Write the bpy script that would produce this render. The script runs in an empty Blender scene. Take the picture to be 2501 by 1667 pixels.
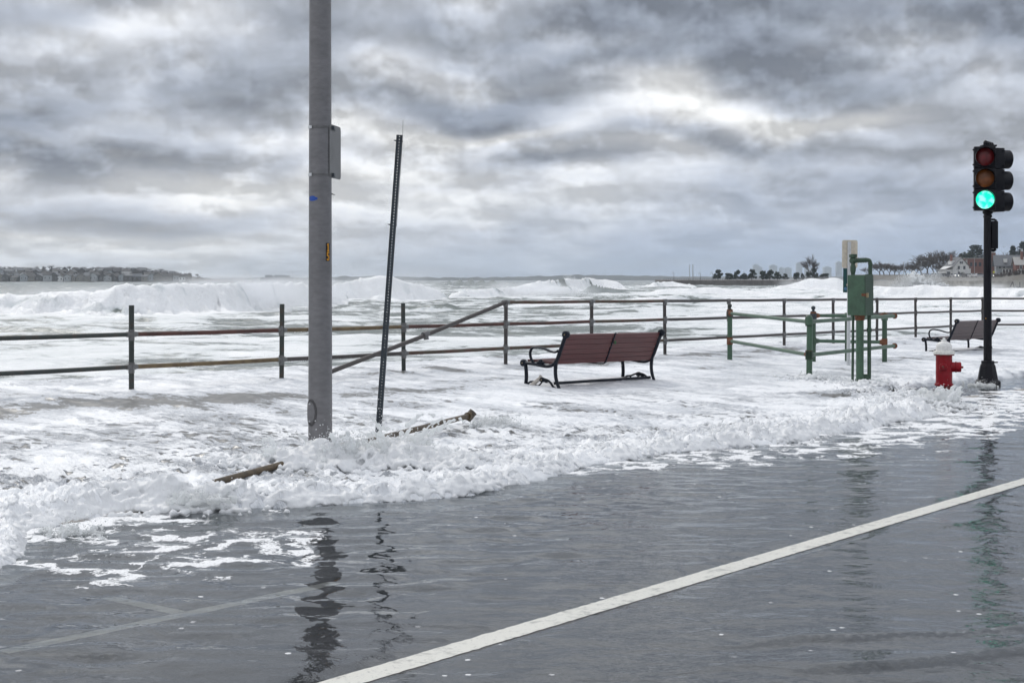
import bpy, bmesh, math, random
import numpy as np
from mathutils import Vector, Matrix

random.seed(7)
rng = np.random.default_rng(11)
scene = bpy.context.scene
R = math.radians

# ------------------------------------------------------------------ camera
F = 50 / 36 * 2501.0            # focal length in photograph pixels
HZ = 683.0                      # horizon row in photograph pixels
CAMH = 1.6
cam_d = bpy.data.cameras.new("camera")
cam = bpy.data.objects.new("camera", cam_d)
scene.collection.objects.link(cam)
cam.location = (0, 0, CAMH)
cam.rotation_euler = (R(90), 0, 0)
cam_d.lens = 50
cam_d.sensor_width = 36
cam_d.shift_y = -(833.5 - HZ) / 2501.0
cam_d.clip_start = 0.1
cam_d.clip_end = 20000
scene.camera = cam

# ------------------------------------------------------------------ world
SUN_EL, SUN_AZ = R(42), R(-28)      # azimuth from +Y, negative = left of the view
world = bpy.data.worlds.new("World")
scene.world = world
world.use_nodes = True


class NT:
    """tiny helper round a node tree"""
    def __init__(self, tree):
        self.t = tree
        self.n = tree.nodes
        self.l = tree.links

    def node(self, typ, **kw):
        nd = self.n.new(typ)
        for k, v in kw.items():
            setattr(nd, k, v)
        return nd

    def put(self, sock, v):
        if isinstance(v, bpy.types.NodeSocket):
            self.l.new(v, sock)
        elif v is not None:
            try:
                sock.default_value = v
            except Exception:
                sock.default_value = (v[0], v[1], v[2], 1.0)

    def m(self, op, a, b=None, c=None, clamp=False):
        nd = self.node('ShaderNodeMath', operation=op)
        nd.use_clamp = clamp
        self.put(nd.inputs[0], a)
        if b is not None:
            self.put(nd.inputs[1], b)
        if c is not None:
            self.put(nd.inputs[2], c)
        return nd.outputs[0]

    def vm(self, op, a, b=None):
        nd = self.node('ShaderNodeVectorMath', operation=op)
        self.put(nd.inputs[0], a)
        if b is not None:
            self.put(nd.inputs[1], b)
        return nd.outputs[0]

    def xyz(self, x, y, z):
        nd = self.node('ShaderNodeCombineXYZ')
        for s, v in zip(nd.inputs, (x, y, z)):
            self.put(s, v)
        return nd.outputs[0]

    def sep(self, v):
        nd = self.node('ShaderNodeSeparateXYZ')
        self.put(nd.inputs[0], v)
        return nd.outputs

    def noise(self, vec, scale=1.0, detail=4.0, rough=0.5, dist=0.0, dim='3D', out=0):
        nd = self.node('ShaderNodeTexNoise', noise_dimensions=dim)
        self.put(nd.inputs['Vector'], vec)
        nd.inputs['Scale'].default_value = scale
        nd.inputs['Detail'].default_value = detail
        nd.inputs['Roughness'].default_value = rough
        nd.inputs['Distortion'].default_value = dist
        return nd.outputs[out]

    def voro(self, vec, scale=1.0, feature='F1', rnd=1.0):
        nd = self.node('ShaderNodeTexVoronoi', feature=feature)
        self.put(nd.inputs['Vector'], vec)
        nd.inputs['Scale'].default_value = scale
        nd.inputs['Randomness'].default_value = rnd
        return nd.outputs['Distance']

    def smooth(self, v, a, b, lo=0.0, hi=1.0):
        nd = self.node('ShaderNodeMapRange', interpolation_type='SMOOTHSTEP')
        self.put(nd.inputs['Value'], v)
        self.put(nd.inputs['From Min'], a)
        self.put(nd.inputs['From Max'], b)
        self.put(nd.inputs['To Min'], lo)
        self.put(nd.inputs['To Max'], hi)
        return nd.outputs[0]

    def ramp(self, fac, stops):
        nd = self.node('ShaderNodeValToRGB')
        cr = nd.color_ramp
        while len(cr.elements) < len(stops):
            cr.elements.new(0.5)
        for e, (p, c) in zip(cr.elements, stops):
            e.position = p
            e.color = (c[0], c[1], c[2], 1) if hasattr(c, '__len__') else (c, c, c, 1)
        self.put(nd.inputs[0], fac)
        return nd.outputs[0]

    def mix(self, fac, a, b, blend='MIX'):
        nd = self.node('ShaderNodeMix', data_type='RGBA', blend_type=blend)
        self.put(nd.inputs[0], fac)
        for s, v in ((nd.inputs[6], a), (nd.inputs[7], b)):
            self.put(s, v if isinstance(v, bpy.types.NodeSocket) else (v[0], v[1], v[2], 1.0))
        return nd.outputs[2]

    def bump(self, h, strength=0.5, dist=0.02, normal=None):
        nd = self.node('ShaderNodeBump')
        nd.inputs['Strength'].default_value = strength
        nd.inputs['Distance'].default_value = dist
        self.put(nd.inputs['Height'], h)
        if normal is not None:
            self.put(nd.inputs['Normal'], normal)
        return nd.outputs[0]


def build_sky():
    t = NT(world.node_tree)
    t.n.clear()
    sky = t.node('ShaderNodeTexSky', sky_type='NISHITA')
    sky.sun_disc = False
    sky.sun_elevation = SUN_EL
    sky.sun_rotation = SUN_AZ
    sky.air_density = 1.4
    sky.dust_density = 3.0
    d = t.node('ShaderNodeTexCoord').outputs['Generated']
    x, y, z = t.sep(d)
    zp = t.m('MAXIMUM', z, 0.0)
    az = t.m('ARCTAN2', x, y)

    def plane(zz):
        zc = t.m('ADD', zz, 0.15)
        return t.xyz(t.m('DIVIDE', x, zc), t.m('DIVIDE', y, zc), 0.0)
    P = plane(zp)
    P2 = plane(t.m('ADD', zp, 0.012))
    def fbm(p, off, sc, det, ro, di):
        return t.noise(t.vm('ADD', p, off), sc, det, ro, di, '2D')
    off = (3.1, 7.7, 0.0)
    n1 = fbm(P, off, 1.5, 5, 0.5, 0.0)
    n1b = fbm(P2, off, 1.5, 3, 0.5, 0.0)
    nf = fbm(P, (1.7, 0.4, 5.0), 4.2, 2, 0.6, 0.0)

    # puffs: rounder lumps of angular size, folded so that creases are sharp and tops round; smaller towards the horizon
    zs = t.m('MULTIPLY', t.m('POWER', t.m('ADD', zp, 0.012), 0.55), 0.95)
    AZ = t.xyz(az, zs, 0.0)
    AZ2 = t.xyz(t.m('ADD', az, 0.003), t.m('ADD', zs, 0.010), 0.0)
    lo = t.noise(AZ, 7.0, 2, 0.5, 0.0, '2D')

    def folded(v, det):
        n_ = t.noise(v, 13.0, det, 0.58, 0.0, '2D')
        d_ = t.m('MULTIPLY', t.m('SUBTRACT', n_, 0.5), 3.4)
        return t.m('SUBTRACT', 1.15, t.m('SQRT', t.m('ADD', t.m('MULTIPLY', d_, d_), 0.045)))
    fa = folded(AZ, 8)
    fb_ = folded(AZ2, 4)
    pf = t.m('ADD', t.m('MULTIPLY', fa, 0.45), t.m('MULTIPLY', lo, 0.55))
    pf2 = t.m('ADD', t.m('MULTIPLY', fb_, 0.45), t.m('MULTIPLY', lo, 0.55))
    wr, wg = n1, lo
    # irregular edges for the cloud banks: shift az / height by noise, less near the horizon
    wz = t.m('ADD', t.m('MULTIPLY', zp, 0.45), 0.012)
    azw = t.m('ADD', az, t.m('MULTIPLY', t.m('SUBTRACT', wr, 0.5), t.m('ADD', t.m('MULTIPLY', zp, 0.9), 0.05)))
    zw = t.m('ADD', zp, t.m('MULTIPLY', t.m('SUBTRACT', wg, 0.5), wz))

    # cloud banks (photograph pixels -> azimuth / height of the bank), + = thick and dark
    banks = [
        (1750, 105, 520, 95, 1.05), (1480, 200, 230, 40, 0.55), (2040, 190, 280, 55, 0.45),
        (2460, 95, 170, 95, 0.95), (1200, 285, 300, 46, 0.85), (2050, 250, 300, 40, 0.35),
        (380, 250, 330, 70, 0.48), (50, 320, 120, 70, 0.55), (740, 145, 210, 110, 0.45),
        (1690, 350, 260, 24, 0.50), (330, 400, 260, 40, 0.45), (260, 545, 330, 30, 0.45),
        (1380, 415, 170, 22, 0.55), (2250, 400, 330, 110, 0.35), (1150, 60, 230, 80, 0.15), (170, 50, 260, 60, 0.55),
        (1720, 255, 300, 40, -0.75), (1950, 270, 220, 26, -0.35), (560, 455, 150, 34, -0.85),
        (1130, 500, 260, 36, -0.65), (330, 590, 320, 22, -0.90), (150, 120, 320, 90, -0.05),
        (1080, 130, 130, 90, -0.40), (2200, 120, 170, 60, -0.45), (1500, 150, 200, 36, -0.30),
        (880, 420, 160, 30, -0.45), (1330, 335, 260, 16, -0.5), (900, 330, 250, 22, -0.35),
    ]
    total = 0.0
    V = t.xyz(azw, zw, 0.0)
    for (px, py, sx, sy, amp) in banks:
        a = math.atan((px - 1250) / F)
        sh = 0.25 * sy if amp > 0 else -0.25 * sy
        e = (HZ - py + sh) / math.hypot(F, px - 1250)
        kx, ky = F / (sx * 1.1), F / (sy * 1.05)
        nd = t.node('ShaderNodeVectorMath', operation='MULTIPLY_ADD')
        t.put(nd.inputs[0], V)
        nd.inputs[1].default_value = (kx, ky, 0)
        nd.inputs[2].default_value = (-a * kx, -e * ky, 0)
        dt = t.node('ShaderNodeVectorMath', operation='DOT_PRODUCT')
        t.put(dt.inputs[0], nd.outputs[0])
        t.put(dt.inputs[1], nd.outputs[0])
        total = t.m('MULTIPLY_ADD', t.m('POWER', 0.36788, dt.outputs['Value']), amp, total)
    D = t.m('ADD', t.m('MULTIPLY', t.m('SUBTRACT', n1, 0.5), 1.1), t.m('MULTIPLY', total, 1.25))
    D = t.m('ADD', D, t.m('MULTIPLY', t.m('SUBTRACT', nf, 0.5), 0.35))
    D = t.m('ADD', D, t.m('MULTIPLY', t.m('SUBTRACT', pf, 0.62), 1.25))
    relief = t.m('ADD', t.m('MULTIPLY', t.m('SUBTRACT', n1, n1b), 0.7), t.m('MULTIPLY', t.m('SUBTRACT', pf, pf2), 0.8))
    thick = t.smooth(D, -0.74, 1.05)
    col = t.ramp(thick, [(0.0, (0.86, 0.87, 0.875)), (0.30, (0.68, 0.705, 0.75)),
                         (0.60, (0.49, 0.525, 0.59)), (1.0, (0.26, 0.295, 0.36))])
    lit = t.m('ADD', 1.0, t.m('MULTIPLY', relief, 3.2))
    lit = t.m('MAXIMUM', t.m('MINIMUM', lit, 1.35), 0.7)
    col = t.vm('MULTIPLY', col, t.xyz(lit, lit, lit))
    # towards the sea horizon the far cloud deck turns into a flat blue-grey, paler on the left
    side = t.smooth(az, -0.30, 0.22)
    low = t.mix(side, (0.60, 0.635, 0.69), (0.34, 0.43, 0.59))
    hz = t.m('MULTIPLY', t.smooth(zp, 0.0, 0.10, 1.0, 0.0), t.m('ADD', 0.45, t.m('MULTIPLY', side, 0.45)))
    col = t.mix(hz, col, low)
    # the zenith of the overcast is brighter than its rim
    up = t.smooth(zp, 0.17, 0.6, 1.0, 1.35)
    col = t.vm('MULTIPLY', col, t.xyz(up, up, up))
    col10 = t.vm('MULTIPLY', col, (10.0, 10.0, 10.0))
    gap = t.m('MULTIPLY', t.smooth(nf, 0.35, 0.85), 0.06)
    fin = t.mix(gap, col10, sky.outputs[0])
    bg = t.node('ShaderNodeBackground')
    t.put(bg.inputs['Color'], fin)
    bg.inputs['Strength'].default_value = 0.1
    out = t.node('ShaderNodeOutputWorld')
    t.l.new(bg.outputs[0], out.inputs['Surface'])


build_sky()
world.cycles.sampling_method = 'NONE'      # an even overcast: plain bounce sampling is enough

sun_d = bpy.data.lights.new("sun", 'SUN')
sun_d.energy = 1.25
sun_d.angle = R(14)
sun_d.color = (1.0, 0.96, 0.90)
sun = bpy.data.objects.new("sun", sun_d)
scene.collection.objects.link(sun)
sdir = Vector((math.sin(SUN_AZ) * math.cos(SUN_EL), math.cos(SUN_AZ) * math.cos(SUN_EL), math.sin(SUN_EL)))
sun.rotation_euler = (-sdir).to_track_quat('-Z', 'Y').to_euler()

vs = scene.view_settings
vs.view_transform = 'Standard'
vs.look = 'None'
vs.exposure = 0.0
vs.gamma = 1.0
vs.use_curve_mapping = False
scene.render.engine = 'CYCLES'
cy = scene.cycles
cy.use_denoising = True
cy.use_adaptive_sampling = True
cy.adaptive_threshold = 0.02
cy.adaptive_min_samples = 8
cy.max_bounces = 7
cy.diffuse_bounces = 5
cy.glossy_bounces = 3
cy.transmission_bounces = 3
cy.transparent_max_bounces = 12
cy.volume_bounces = 4
cy.caustics_reflective = False
cy.caustics_refractive = False
cy.sample_clamp_indirect = 8

# ------------------------------------------------------------------ helpers
COL = scene.collection


def at(px, py, Y):
    """photograph pixel at distance Y -> point of the place"""
    return Vector(((px - 1250.5) / F * Y, Y, CAMH - (py - HZ) / F * Y))


# shore coordinates: s runs along the promenade (away, to the right), t seaward across it
UX, UY = 0.648, 0.762


def st(s, t):
    return (UX * s - UY * t, UY * s + UX * t)


def to_st(x, y):
    return (UX * x + UY * y, -UY * x + UX * y)


def tilt(s):
    return -0.0075 * (np.clip(s, -10, 60) - 10)


def ground_z(x, y):
    s, t = to_st(x, y)
    return float(tilt(s)) + 0.026 * max(0.0, t - 8.2)


_perm = np.arange(256)
np.random.default_rng(5).shuffle(_perm)
_perm = np.concatenate([_perm, _perm, _perm])
_g3 = np.random.default_rng(6).normal(size=(256, 3))
_g3 /= np.linalg.norm(_g3, axis=1)[:, None]


_ga = np.random.default_rng(6).uniform(0, 2 * np.pi, 256)
_gc, _gs = np.cos(_ga).astype(np.float32), np.sin(_ga).astype(np.float32)


def perlin(x, y, seed=0.0):
    """2-D gradient noise, about -1..1; seed picks another field"""
    x, y = np.broadcast_arrays(np.asarray(x, np.float32), np.asarray(y, np.float32))
    x = x + np.float32((seed * 37.7) % 211)
    y = y + np.float32((seed * 91.3) % 197)
    x0, y0 = np.floor(x), np.floor(y)
    xf, yf = x - x0, y - y0
    xi, yi = x0.astype(np.int32), y0.astype(np.int32)
    u = xf * xf * xf * (xf * (xf * 6 - 15) + 10)
    v = yf * yf * yf * (yf * (yf * 6 - 15) + 10)
    pa, pb = _perm[xi & 255], _perm[(xi + 1) & 255]

    def g(pp, dx, dy):
        h = _perm[pp + ((yi + dy) & 255)]
        return _gc[h] * (xf - dx) + _gs[h] * (yf - dy)
    lo = g(pa, 0, 0) * (1 - u) + g(pb, 1, 0) * u
    hi = g(pa, 0, 1) * (1 - u) + g(pb, 1, 1) * u
    return (lo * (1 - v) + hi * v) * 1.5


def fbm(x, y, z=0.0, oct=4, gain=0.5, lac=2.03):
    a, f, r = 1.0, 1.0, 0.0
    for i in range(oct):
        r = r + a * perlin(x * f + 17.3 * i, y * f + 5.1 * i, z)
        a *= gain
        f *= lac
    return r


def billow(x, y, z=0.0, oct=3, gain=0.5):
    a, f, r = 1.0, 1.0, 0.0
    for i in range(oct):
        r = r + a * (1 - np.abs(perlin(x * f + 9.1 * i, y * f + 3.7 * i, z)) * 1.9)
        a *= gain
        f *= 2.1
    return r


def puff(x, y, seed=0.0, oct=3, gain=0.5):
    """cauliflower relief: round tops, sharp creases; mean about 0"""
    a, f, r, n = 1.0, 1.0, 0.0, 0.0
    for i in range(oct):
        r = r + a * (np.abs(perlin(x * f + 9.1 * i, y * f + 3.7 * i, seed)) * 2 - 0.5)
        a *= gain
        f *= 2.1
    return r


def sstep(a, b, v):
    q = np.clip((v - a) / (b - a), 0, 1)
    return q * q * (3 - 2 * q)


class MB:
    """collects shapes into one mesh"""
    def __init__(self):
        self.v, self.f = [], []

    def add(self, vs, fs):
        o = len(self.v)
        self.v += [tuple(p) for p in vs]
        self.f += [tuple(i + o for i in q) for q in fs]
        return self

    def box(self, lo, hi, M=None):
        x0, y0, z0 = lo
        x1, y1, z1 = hi
        vs = [(x0, y0, z0), (x1, y0, z0), (x1, y1, z0), (x0, y1, z0), (x0, y0, z1), (x1, y0, z1), (x1, y1, z1), (x0, y1, z1)]
        if M is not None:
            vs = [M @ Vector(p) for p in vs]
        return self.add(vs, [(0, 3, 2, 1), (4, 5, 6, 7), (0, 1, 5, 4), (1, 2, 6, 5), (2, 3, 7, 6), (3, 0, 4, 7)])

    def tube(self, pts, rad, n=10, caps=True, flat=None):
        """swept tube; rad scalar or list; flat=(axis Vector, factor) squashes across"""
        pts = [Vector(p) for p in pts]
        k = len(pts)
        rad = [rad] * k if not hasattr(rad, '__len__') else list(rad)
        rings = []
        prev = None
        for i, p in enumerate(pts):
            d = (pts[min(i + 1, k - 1)] - pts[max(i - 1, 0)]).normalized()
            if prev is None:
                a = Vector((0, 0, 1)) if abs(d.z) < 0.9 else Vector((1, 0, 0))
                e1 = d.cross(a).normalized()
            else:
                e1 = (prev - d * prev.dot(d)).normalized()
            prev = e1
            e2 = d.cross(e1)
            ring = []
            for j in range(n):
                an = 2 * math.pi * j / n
                o = (e1 * math.cos(an) + e2 * math.sin(an)) * rad[i]
                if flat is not None:
                    o = o + flat[0] * (o.dot(flat[0]) * (flat[1] - 1))
                ring.append(p + o)
            rings.append(ring)
        vs = [q for r in rings for q in r]
        fs = []
        for i in range(k - 1):
            for j in range(n):
                a, b = i * n + j, i * n + (j + 1) % n
                fs.append((a, b, b + n, a + n))
        if caps:
            fs.append(tuple(range(n - 1, -1, -1)))
            fs.append(tuple((k - 1) * n + j for j in range(n)))
        return self.add(vs, fs)

    def lathe(self, prof, c=(0, 0, 0), n=20, M=None):
        """profile [(r, z)] round the z axis"""
        vs, fs = [], []
        for (r, z) in prof:
            for j in range(n):
                an = 2 * math.pi * j / n
                vs.append(Vector((r * math.cos(an), r * math.sin(an), z)))
        k = len(prof)
        for i in range(k - 1):
            for j in range(n):
                a, b = i * n + j, i * n + (j + 1) % n
                fs.append((a, b, b + n, a + n))
        fs.append(tuple(range(n - 1, -1, -1)))
        fs.append(tuple((k - 1) * n + j for j in range(n)))
        M = M or Matrix.Translation(Vector(c))
        return self.add([M @ p for p in vs], fs)

    def prism(self, poly, x0, x1, M=None):
        """polygon [(y, z)] extruded along x"""
        n = len(poly)
        vs = [Vector((x0, a, b)) for a, b in poly] + [Vector((x1, a, b)) for a, b in poly]
        if M is not None:
            vs = [M @ p for p in vs]
        fs = [tuple(range(n)), tuple(range(2 * n - 1, n - 1, -1))]
        for i in range(n):
            j = (i + 1) % n
            fs.append((i, i + n, j + n, j))
        return self.add(vs, fs)

    def ball(self, c, r, n=10, sc=(1, 1, 1)):
        c = Vector(c)
        pr = [(max(0.001, math.sin(math.pi * i / n)) * r, -math.cos(math.pi * i / n) * r) for i in range(n + 1)]
        M = Matrix.Translation(c) @ Matrix.Diagonal((*sc, 1))
        return self.lathe(pr, n=n + 4, M=M)

    def build(self, name, mat, parent=None, smooth=None):
        me = bpy.data.meshes.new(name)
        me.from_pydata([tuple(p) for p in self.v], [], self.f)
        bm = bmesh.new()
        bm.from_mesh(me)
        bmesh.ops.recalc_face_normals(bm, faces=bm.faces)
        bm.to_mesh(me)
        bm.free()
        return link(name, me, mat, parent, smooth)


def link(name, me, mat, parent=None, smooth=None):
    if mat is not None:
        me.materials.append(mat)
    if smooth is not None:
        me.polygons.foreach_set('use_smooth', [True] * len(me.polygons))
        if smooth < 180:
            try:
                me.set_sharp_from_angle(angle=R(smooth))
            except Exception:
                pass
    o = bpy.data.objects.new(name, me)
    COL.objects.link(o)
    if parent is not None:
        o.parent = parent
    return o


def tag(o, label=None, cat=None, group=None, kind=None):
    if label:
        o['label'] = label
    if cat:
        o['category'] = cat
    if group:
        o['group'] = group
    if kind:
        o['kind'] = kind
    return o


def thing(name, label, cat, loc=(0, 0, 0), rz=0.0, group=None):
    o = bpy.data.objects.new(name, None)
    COL.objects.link(o)
    o.empty_display_size = 0.2
    o.location = loc
    o.rotation_euler = (0, 0, rz)
    return tag(o, label, cat, group)


def copy_tree(o, parent=None):
    c = o.copy()
    COL.objects.link(c)
    c.parent = parent
    for ch in list(o.children):
        copy_tree(ch, c)
    return c


def grid_mesh(name, X, Y, Z, mat, attrs=None, parent=None, keep=None):
    """regular grid of points as one smooth sheet, float attributes per point"""
    nr, nc = X.shape
    co = np.stack([X, Y, Z], -1).reshape(-1, 3).astype(np.float32)
    idx = np.arange(nr * nc).reshape(nr, nc)
    q = np.stack([idx[:-1, :-1], idx[:-1, 1:], idx[1:, 1:], idx[1:, :-1]], -1).reshape(-1, 4)
    if keep is not None:
        kf = (keep[:-1, :-1] | keep[:-1, 1:] | keep[1:, 1:] | keep[1:, :-1]).reshape(-1)
        q = q[kf]
        used = np.zeros(nr * nc, bool)
        used[q.reshape(-1)] = True
        remap = np.cumsum(used) - 1
        co = co[used]
        q = remap[q]
    else:
        used = np.ones(nr * nc, bool)
    me = bpy.data.meshes.new(name)
    me.vertices.add(len(co))
    me.vertices.foreach_set('co', co.reshape(-1))
    me.loops.add(q.size)
    me.loops.foreach_set('vertex_index', q.reshape(-1).astype(np.int32))
    me.polygons.add(len(q))
    me.polygons.foreach_set('loop_start', (np.arange(len(q)) * 4).astype(np.int32))
    me.polygons.foreach_set('loop_total', np.full(len(q), 4, np.int32))
    me.polygons.foreach_set('use_smooth', np.ones(len(q), bool))
    me.update(calc_edges=True)
    for k, a in (attrs or {}).items():
        at_ = me.attributes.new(k, 'FLOAT', 'POINT')
        at_.data.foreach_set('value', a.reshape(-1)[used].astype(np.float32))
    return link(name, me, mat, parent)


_ico = None


def ico_base(sub):
    bm = bmesh.new()
    bmesh.ops.create_icosphere(bm, subdivisions=sub, radius=1.0)
    bm.verts.ensure_lookup_table()
    v = np.array([p.co[:] for p in bm.verts])
    f = np.array([[q.index for q in fc.verts] for fc in bm.faces])
    bm.free()
    return v, f


def points_mesh(name, pts, rad, base, mat, parent=None, stretch=None, smooth=True):
    """many small solids (base verts, tri faces) at pts as one mesh"""
    v, f = base
    pts = np.asarray(pts, float)
    rad = np.asarray(rad, float)
    n = len(pts)
    vv = v[None, :, :] * rad[:, None, None]
    if stretch is not None:
        vv = vv * stretch[:, None, :]
    vv = (vv + pts[:, None, :]).reshape(-1, 3).astype(np.float32)
    ff = (f[None, :, :] + (np.arange(n) * len(v))[:, None, None]).reshape(-1, 3)
    me = bpy.data.meshes.new(name)
    me.vertices.add(len(vv))
    me.vertices.foreach_set('co', vv.reshape(-1))
    me.loops.add(ff.size)
    me.loops.foreach_set('vertex_index', ff.reshape(-1).astype(np.int32))
    me.polygons.add(len(ff))
    me.polygons.foreach_set('loop_start', (np.arange(len(ff)) * 3).astype(np.int32))
    me.polygons.foreach_set('loop_total', np.full(len(ff), 3, np.int32))
    me.polygons.foreach_set('use_smooth', np.full(len(ff), smooth))
    me.update(calc_edges=True)
    return link(name, me, mat, parent)


TETRA = (np.array([(1, 1, 1), (-1, -1, 1), (-1, 1, -1), (1, -1, -1)], float) * 0.8, np.array([(0, 1, 3), (0, 2, 1), (0, 3, 2), (1, 2, 3)]))
OCTA = (np.array([(1, 0, 0), (-1, 0, 0), (0, 1, 0), (0, -1, 0), (0, 0, 1), (0, 0, -1)], float),
        np.array([(0, 2, 4), (2, 1, 4), (1, 3, 4), (3, 0, 4), (2, 0, 5), (1, 2, 5), (3, 1, 5), (0, 3, 5)]))
ICO1 = ico_base(1)


def remeshed(name, pts, rad, voxel, mat, stretch=None, base=None, smooth_it=2):
    """blobs fused into one water body"""
    o = points_mesh(name + '_src', pts, rad, base or ICO1, None, stretch=stretch)
    md = o.modifiers.new('r', 'REMESH')
    md.mode = 'VOXEL'
    md.voxel_size = voxel
    md.use_smooth_shade = True
    if smooth_it:
        sm = o.modifiers.new('s', 'SMOOTH')
        sm.iterations = smooth_it
        sm.factor = 0.5
    dg = bpy.context.evaluated_depsgraph_get()
    me = bpy.data.meshes.new_from_object(o.evaluated_get(dg))
    src = o.data
    bpy.data.objects.remove(o)
    bpy.data.meshes.remove(src)
    me.name = name
    return link(name, me, mat, smooth=180)


# ------------------------------------------------------------------ materials
MATS = {}


def principled(name, col, rough=0.6, metal=0.0, spec=0.5):
    m = bpy.data.materials.new(name)
    m.use_nodes = True
    t = NT(m.node_tree)
    b = t.n['Principled BSDF']
    b.inputs['Base Color'].default_value = (*col, 1)
    b.inputs['Roughness'].default_value = rough
    b.inputs['Metallic'].default_value = metal
    b.inputs['Specular IOR Level'].default_value = spec
    MATS[name] = m
    return m, t, b


def worn(name, col, col2=None, rough=0.55, metal=0.0, scale=6.0, amount=0.5, bump=0.15, thresh=(0.5, 0.7), detail=6, stretch=(1, 1, 1)):
    """painted / weathered surface: a second colour shows through in patches"""
    m, t, b = principled(name, col, rough, metal)
    co = t.node('ShaderNodeTexCoord').outputs['Object']
    co = t.vm('MULTIPLY', co, stretch)
    n = t.noise(co, scale, detail, 0.6)
    n2 = t.noise(co, scale * 6, 4, 0.6)
    c2 = col2 or tuple(c * 0.6 for c in col)
    fac = t.m('MULTIPLY', t.smooth(n, thresh[0], thresh[1]), amount)
    var = t.smooth(n2, 0.2, 0.8, 0.82, 1.15)
    c = t.mix(fac, col, c2)
    c = t.vm('MULTIPLY', c, t.xyz(var, var, var))
    t.put(b.inputs['Base Color'], c)
    t.put(b.inputs['Roughness'], t.smooth(n2, 0.2, 0.8, rough * 0.75, min(1, rough * 1.25)))
    t.put(b.inputs['Normal'], t.bump(n2, bump, 0.004))
    return m


def geo_pos(t):
    return t.node('ShaderNodeNewGeometry').outputs['Position']


def attr(t, name):
    nd = t.node('ShaderNodeAttribute')
    nd.attribute_name = name
    return nd.outputs['Fac']


def shore_vec(t):
    """position turned into (s, t, z)"""
    x, y, z = t.sep(geo_pos(t))
    s = t.m('ADD', t.m('MULTIPLY', x, UX), t.m('MULTIPLY', y, UY))
    q = t.m('ADD', t.m('MULTIPLY', x, -UY), t.m('MULTIPLY', y, UX))
    return s, q, z


def mat_asphalt():
    m, t, b = principled('asphalt', (0.055, 0.057, 0.06), 0.6)
    p = geo_pos(t)
    n = t.noise(p, 60, 5, 0.7)
    n2 = t.noise(p, 1.3, 4, 0.6)
    c = t.ramp(n, [(0.3, (0.03, 0.031, 0.033)), (0.7, (0.085, 0.086, 0.088))])
    v = t.smooth(n2, 0.3, 0.7, 0.75, 1.2)
    t.put(b.inputs['Base Color'], t.vm('MULTIPLY', c, t.xyz(v, v, v)))
    t.put(b.inputs['Normal'], t.bump(n, 0.6, 0.006))
    return m


def mat_paint():
    m, t, b = principled('road_paint', (0.74, 0.72, 0.64), 0.35)
    p = geo_pos(t)
    n = t.noise(p, 14, 6, 0.7)
    n2 = t.noise(p, 60, 4, 0.7)
    c = t.mix(t.smooth(n, 0.50, 0.70), (0.70, 0.685, 0.62), (0.40, 0.395, 0.36))
    c = t.mix(t.m('MULTIPLY', t.smooth(n2, 0.56, 0.70), 0.6), c, (0.24, 0.24, 0.225))
    t.put(b.inputs['Base Color'], c)
    t.put(b.inputs['Normal'], t.bump(n2, 0.4, 0.003))
    return m


def mat_concrete(name='concrete', col=(0.30, 0.29, 0.275)):
    m, t, b = principled(name, col, 0.8)
    p = geo_pos(t)
    n = t.noise(p, 0.7, 8, 0.65)
    n2 = t.noise(p, 30, 4, 0.6)
    c = t.mix(t.smooth(n, 0.35, 0.7), tuple(v * 0.7 for v in col), tuple(v * 1.12 for v in col))
    t.put(b.inputs['Base Color'], c)
    t.put(b.inputs['Normal'], t.bump(n2, 0.4, 0.01))
    return m


FOAM_COL = (0.90, 0.905, 0.915)


def foam_shader(t, normal=None, rough=0.55, col=FOAM_COL):
    b = t.node('ShaderNodeBsdfPrincipled')
    t.put(b.inputs['Base Color'], col if isinstance(col, bpy.types.NodeSocket) else (*col, 1))
    b.inputs['Roughness'].default_value = rough
    b.inputs['Specular IOR Level'].default_value = 0.35
    if normal is not None:
        t.put(b.inputs['Normal'], normal)
    return b.outputs[0]


def mix_sh(t, fac, a, b):
    nd = t.node('ShaderNodeMixShader')
    t.put(nd.inputs[0], fac)
    t.l.new(a, nd.inputs[1])
    t.l.new(b, nd.inputs[2])
    return nd.outputs[0]


def new_mat(name):
    m = bpy.data.materials.new(name)
    m.use_nodes = True
    t = NT(m.node_tree)
    t.n.clear()
    out = t.node('ShaderNodeOutputMaterial')
    MATS[name] = m
    return m, t, out.inputs['Surface']


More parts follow.
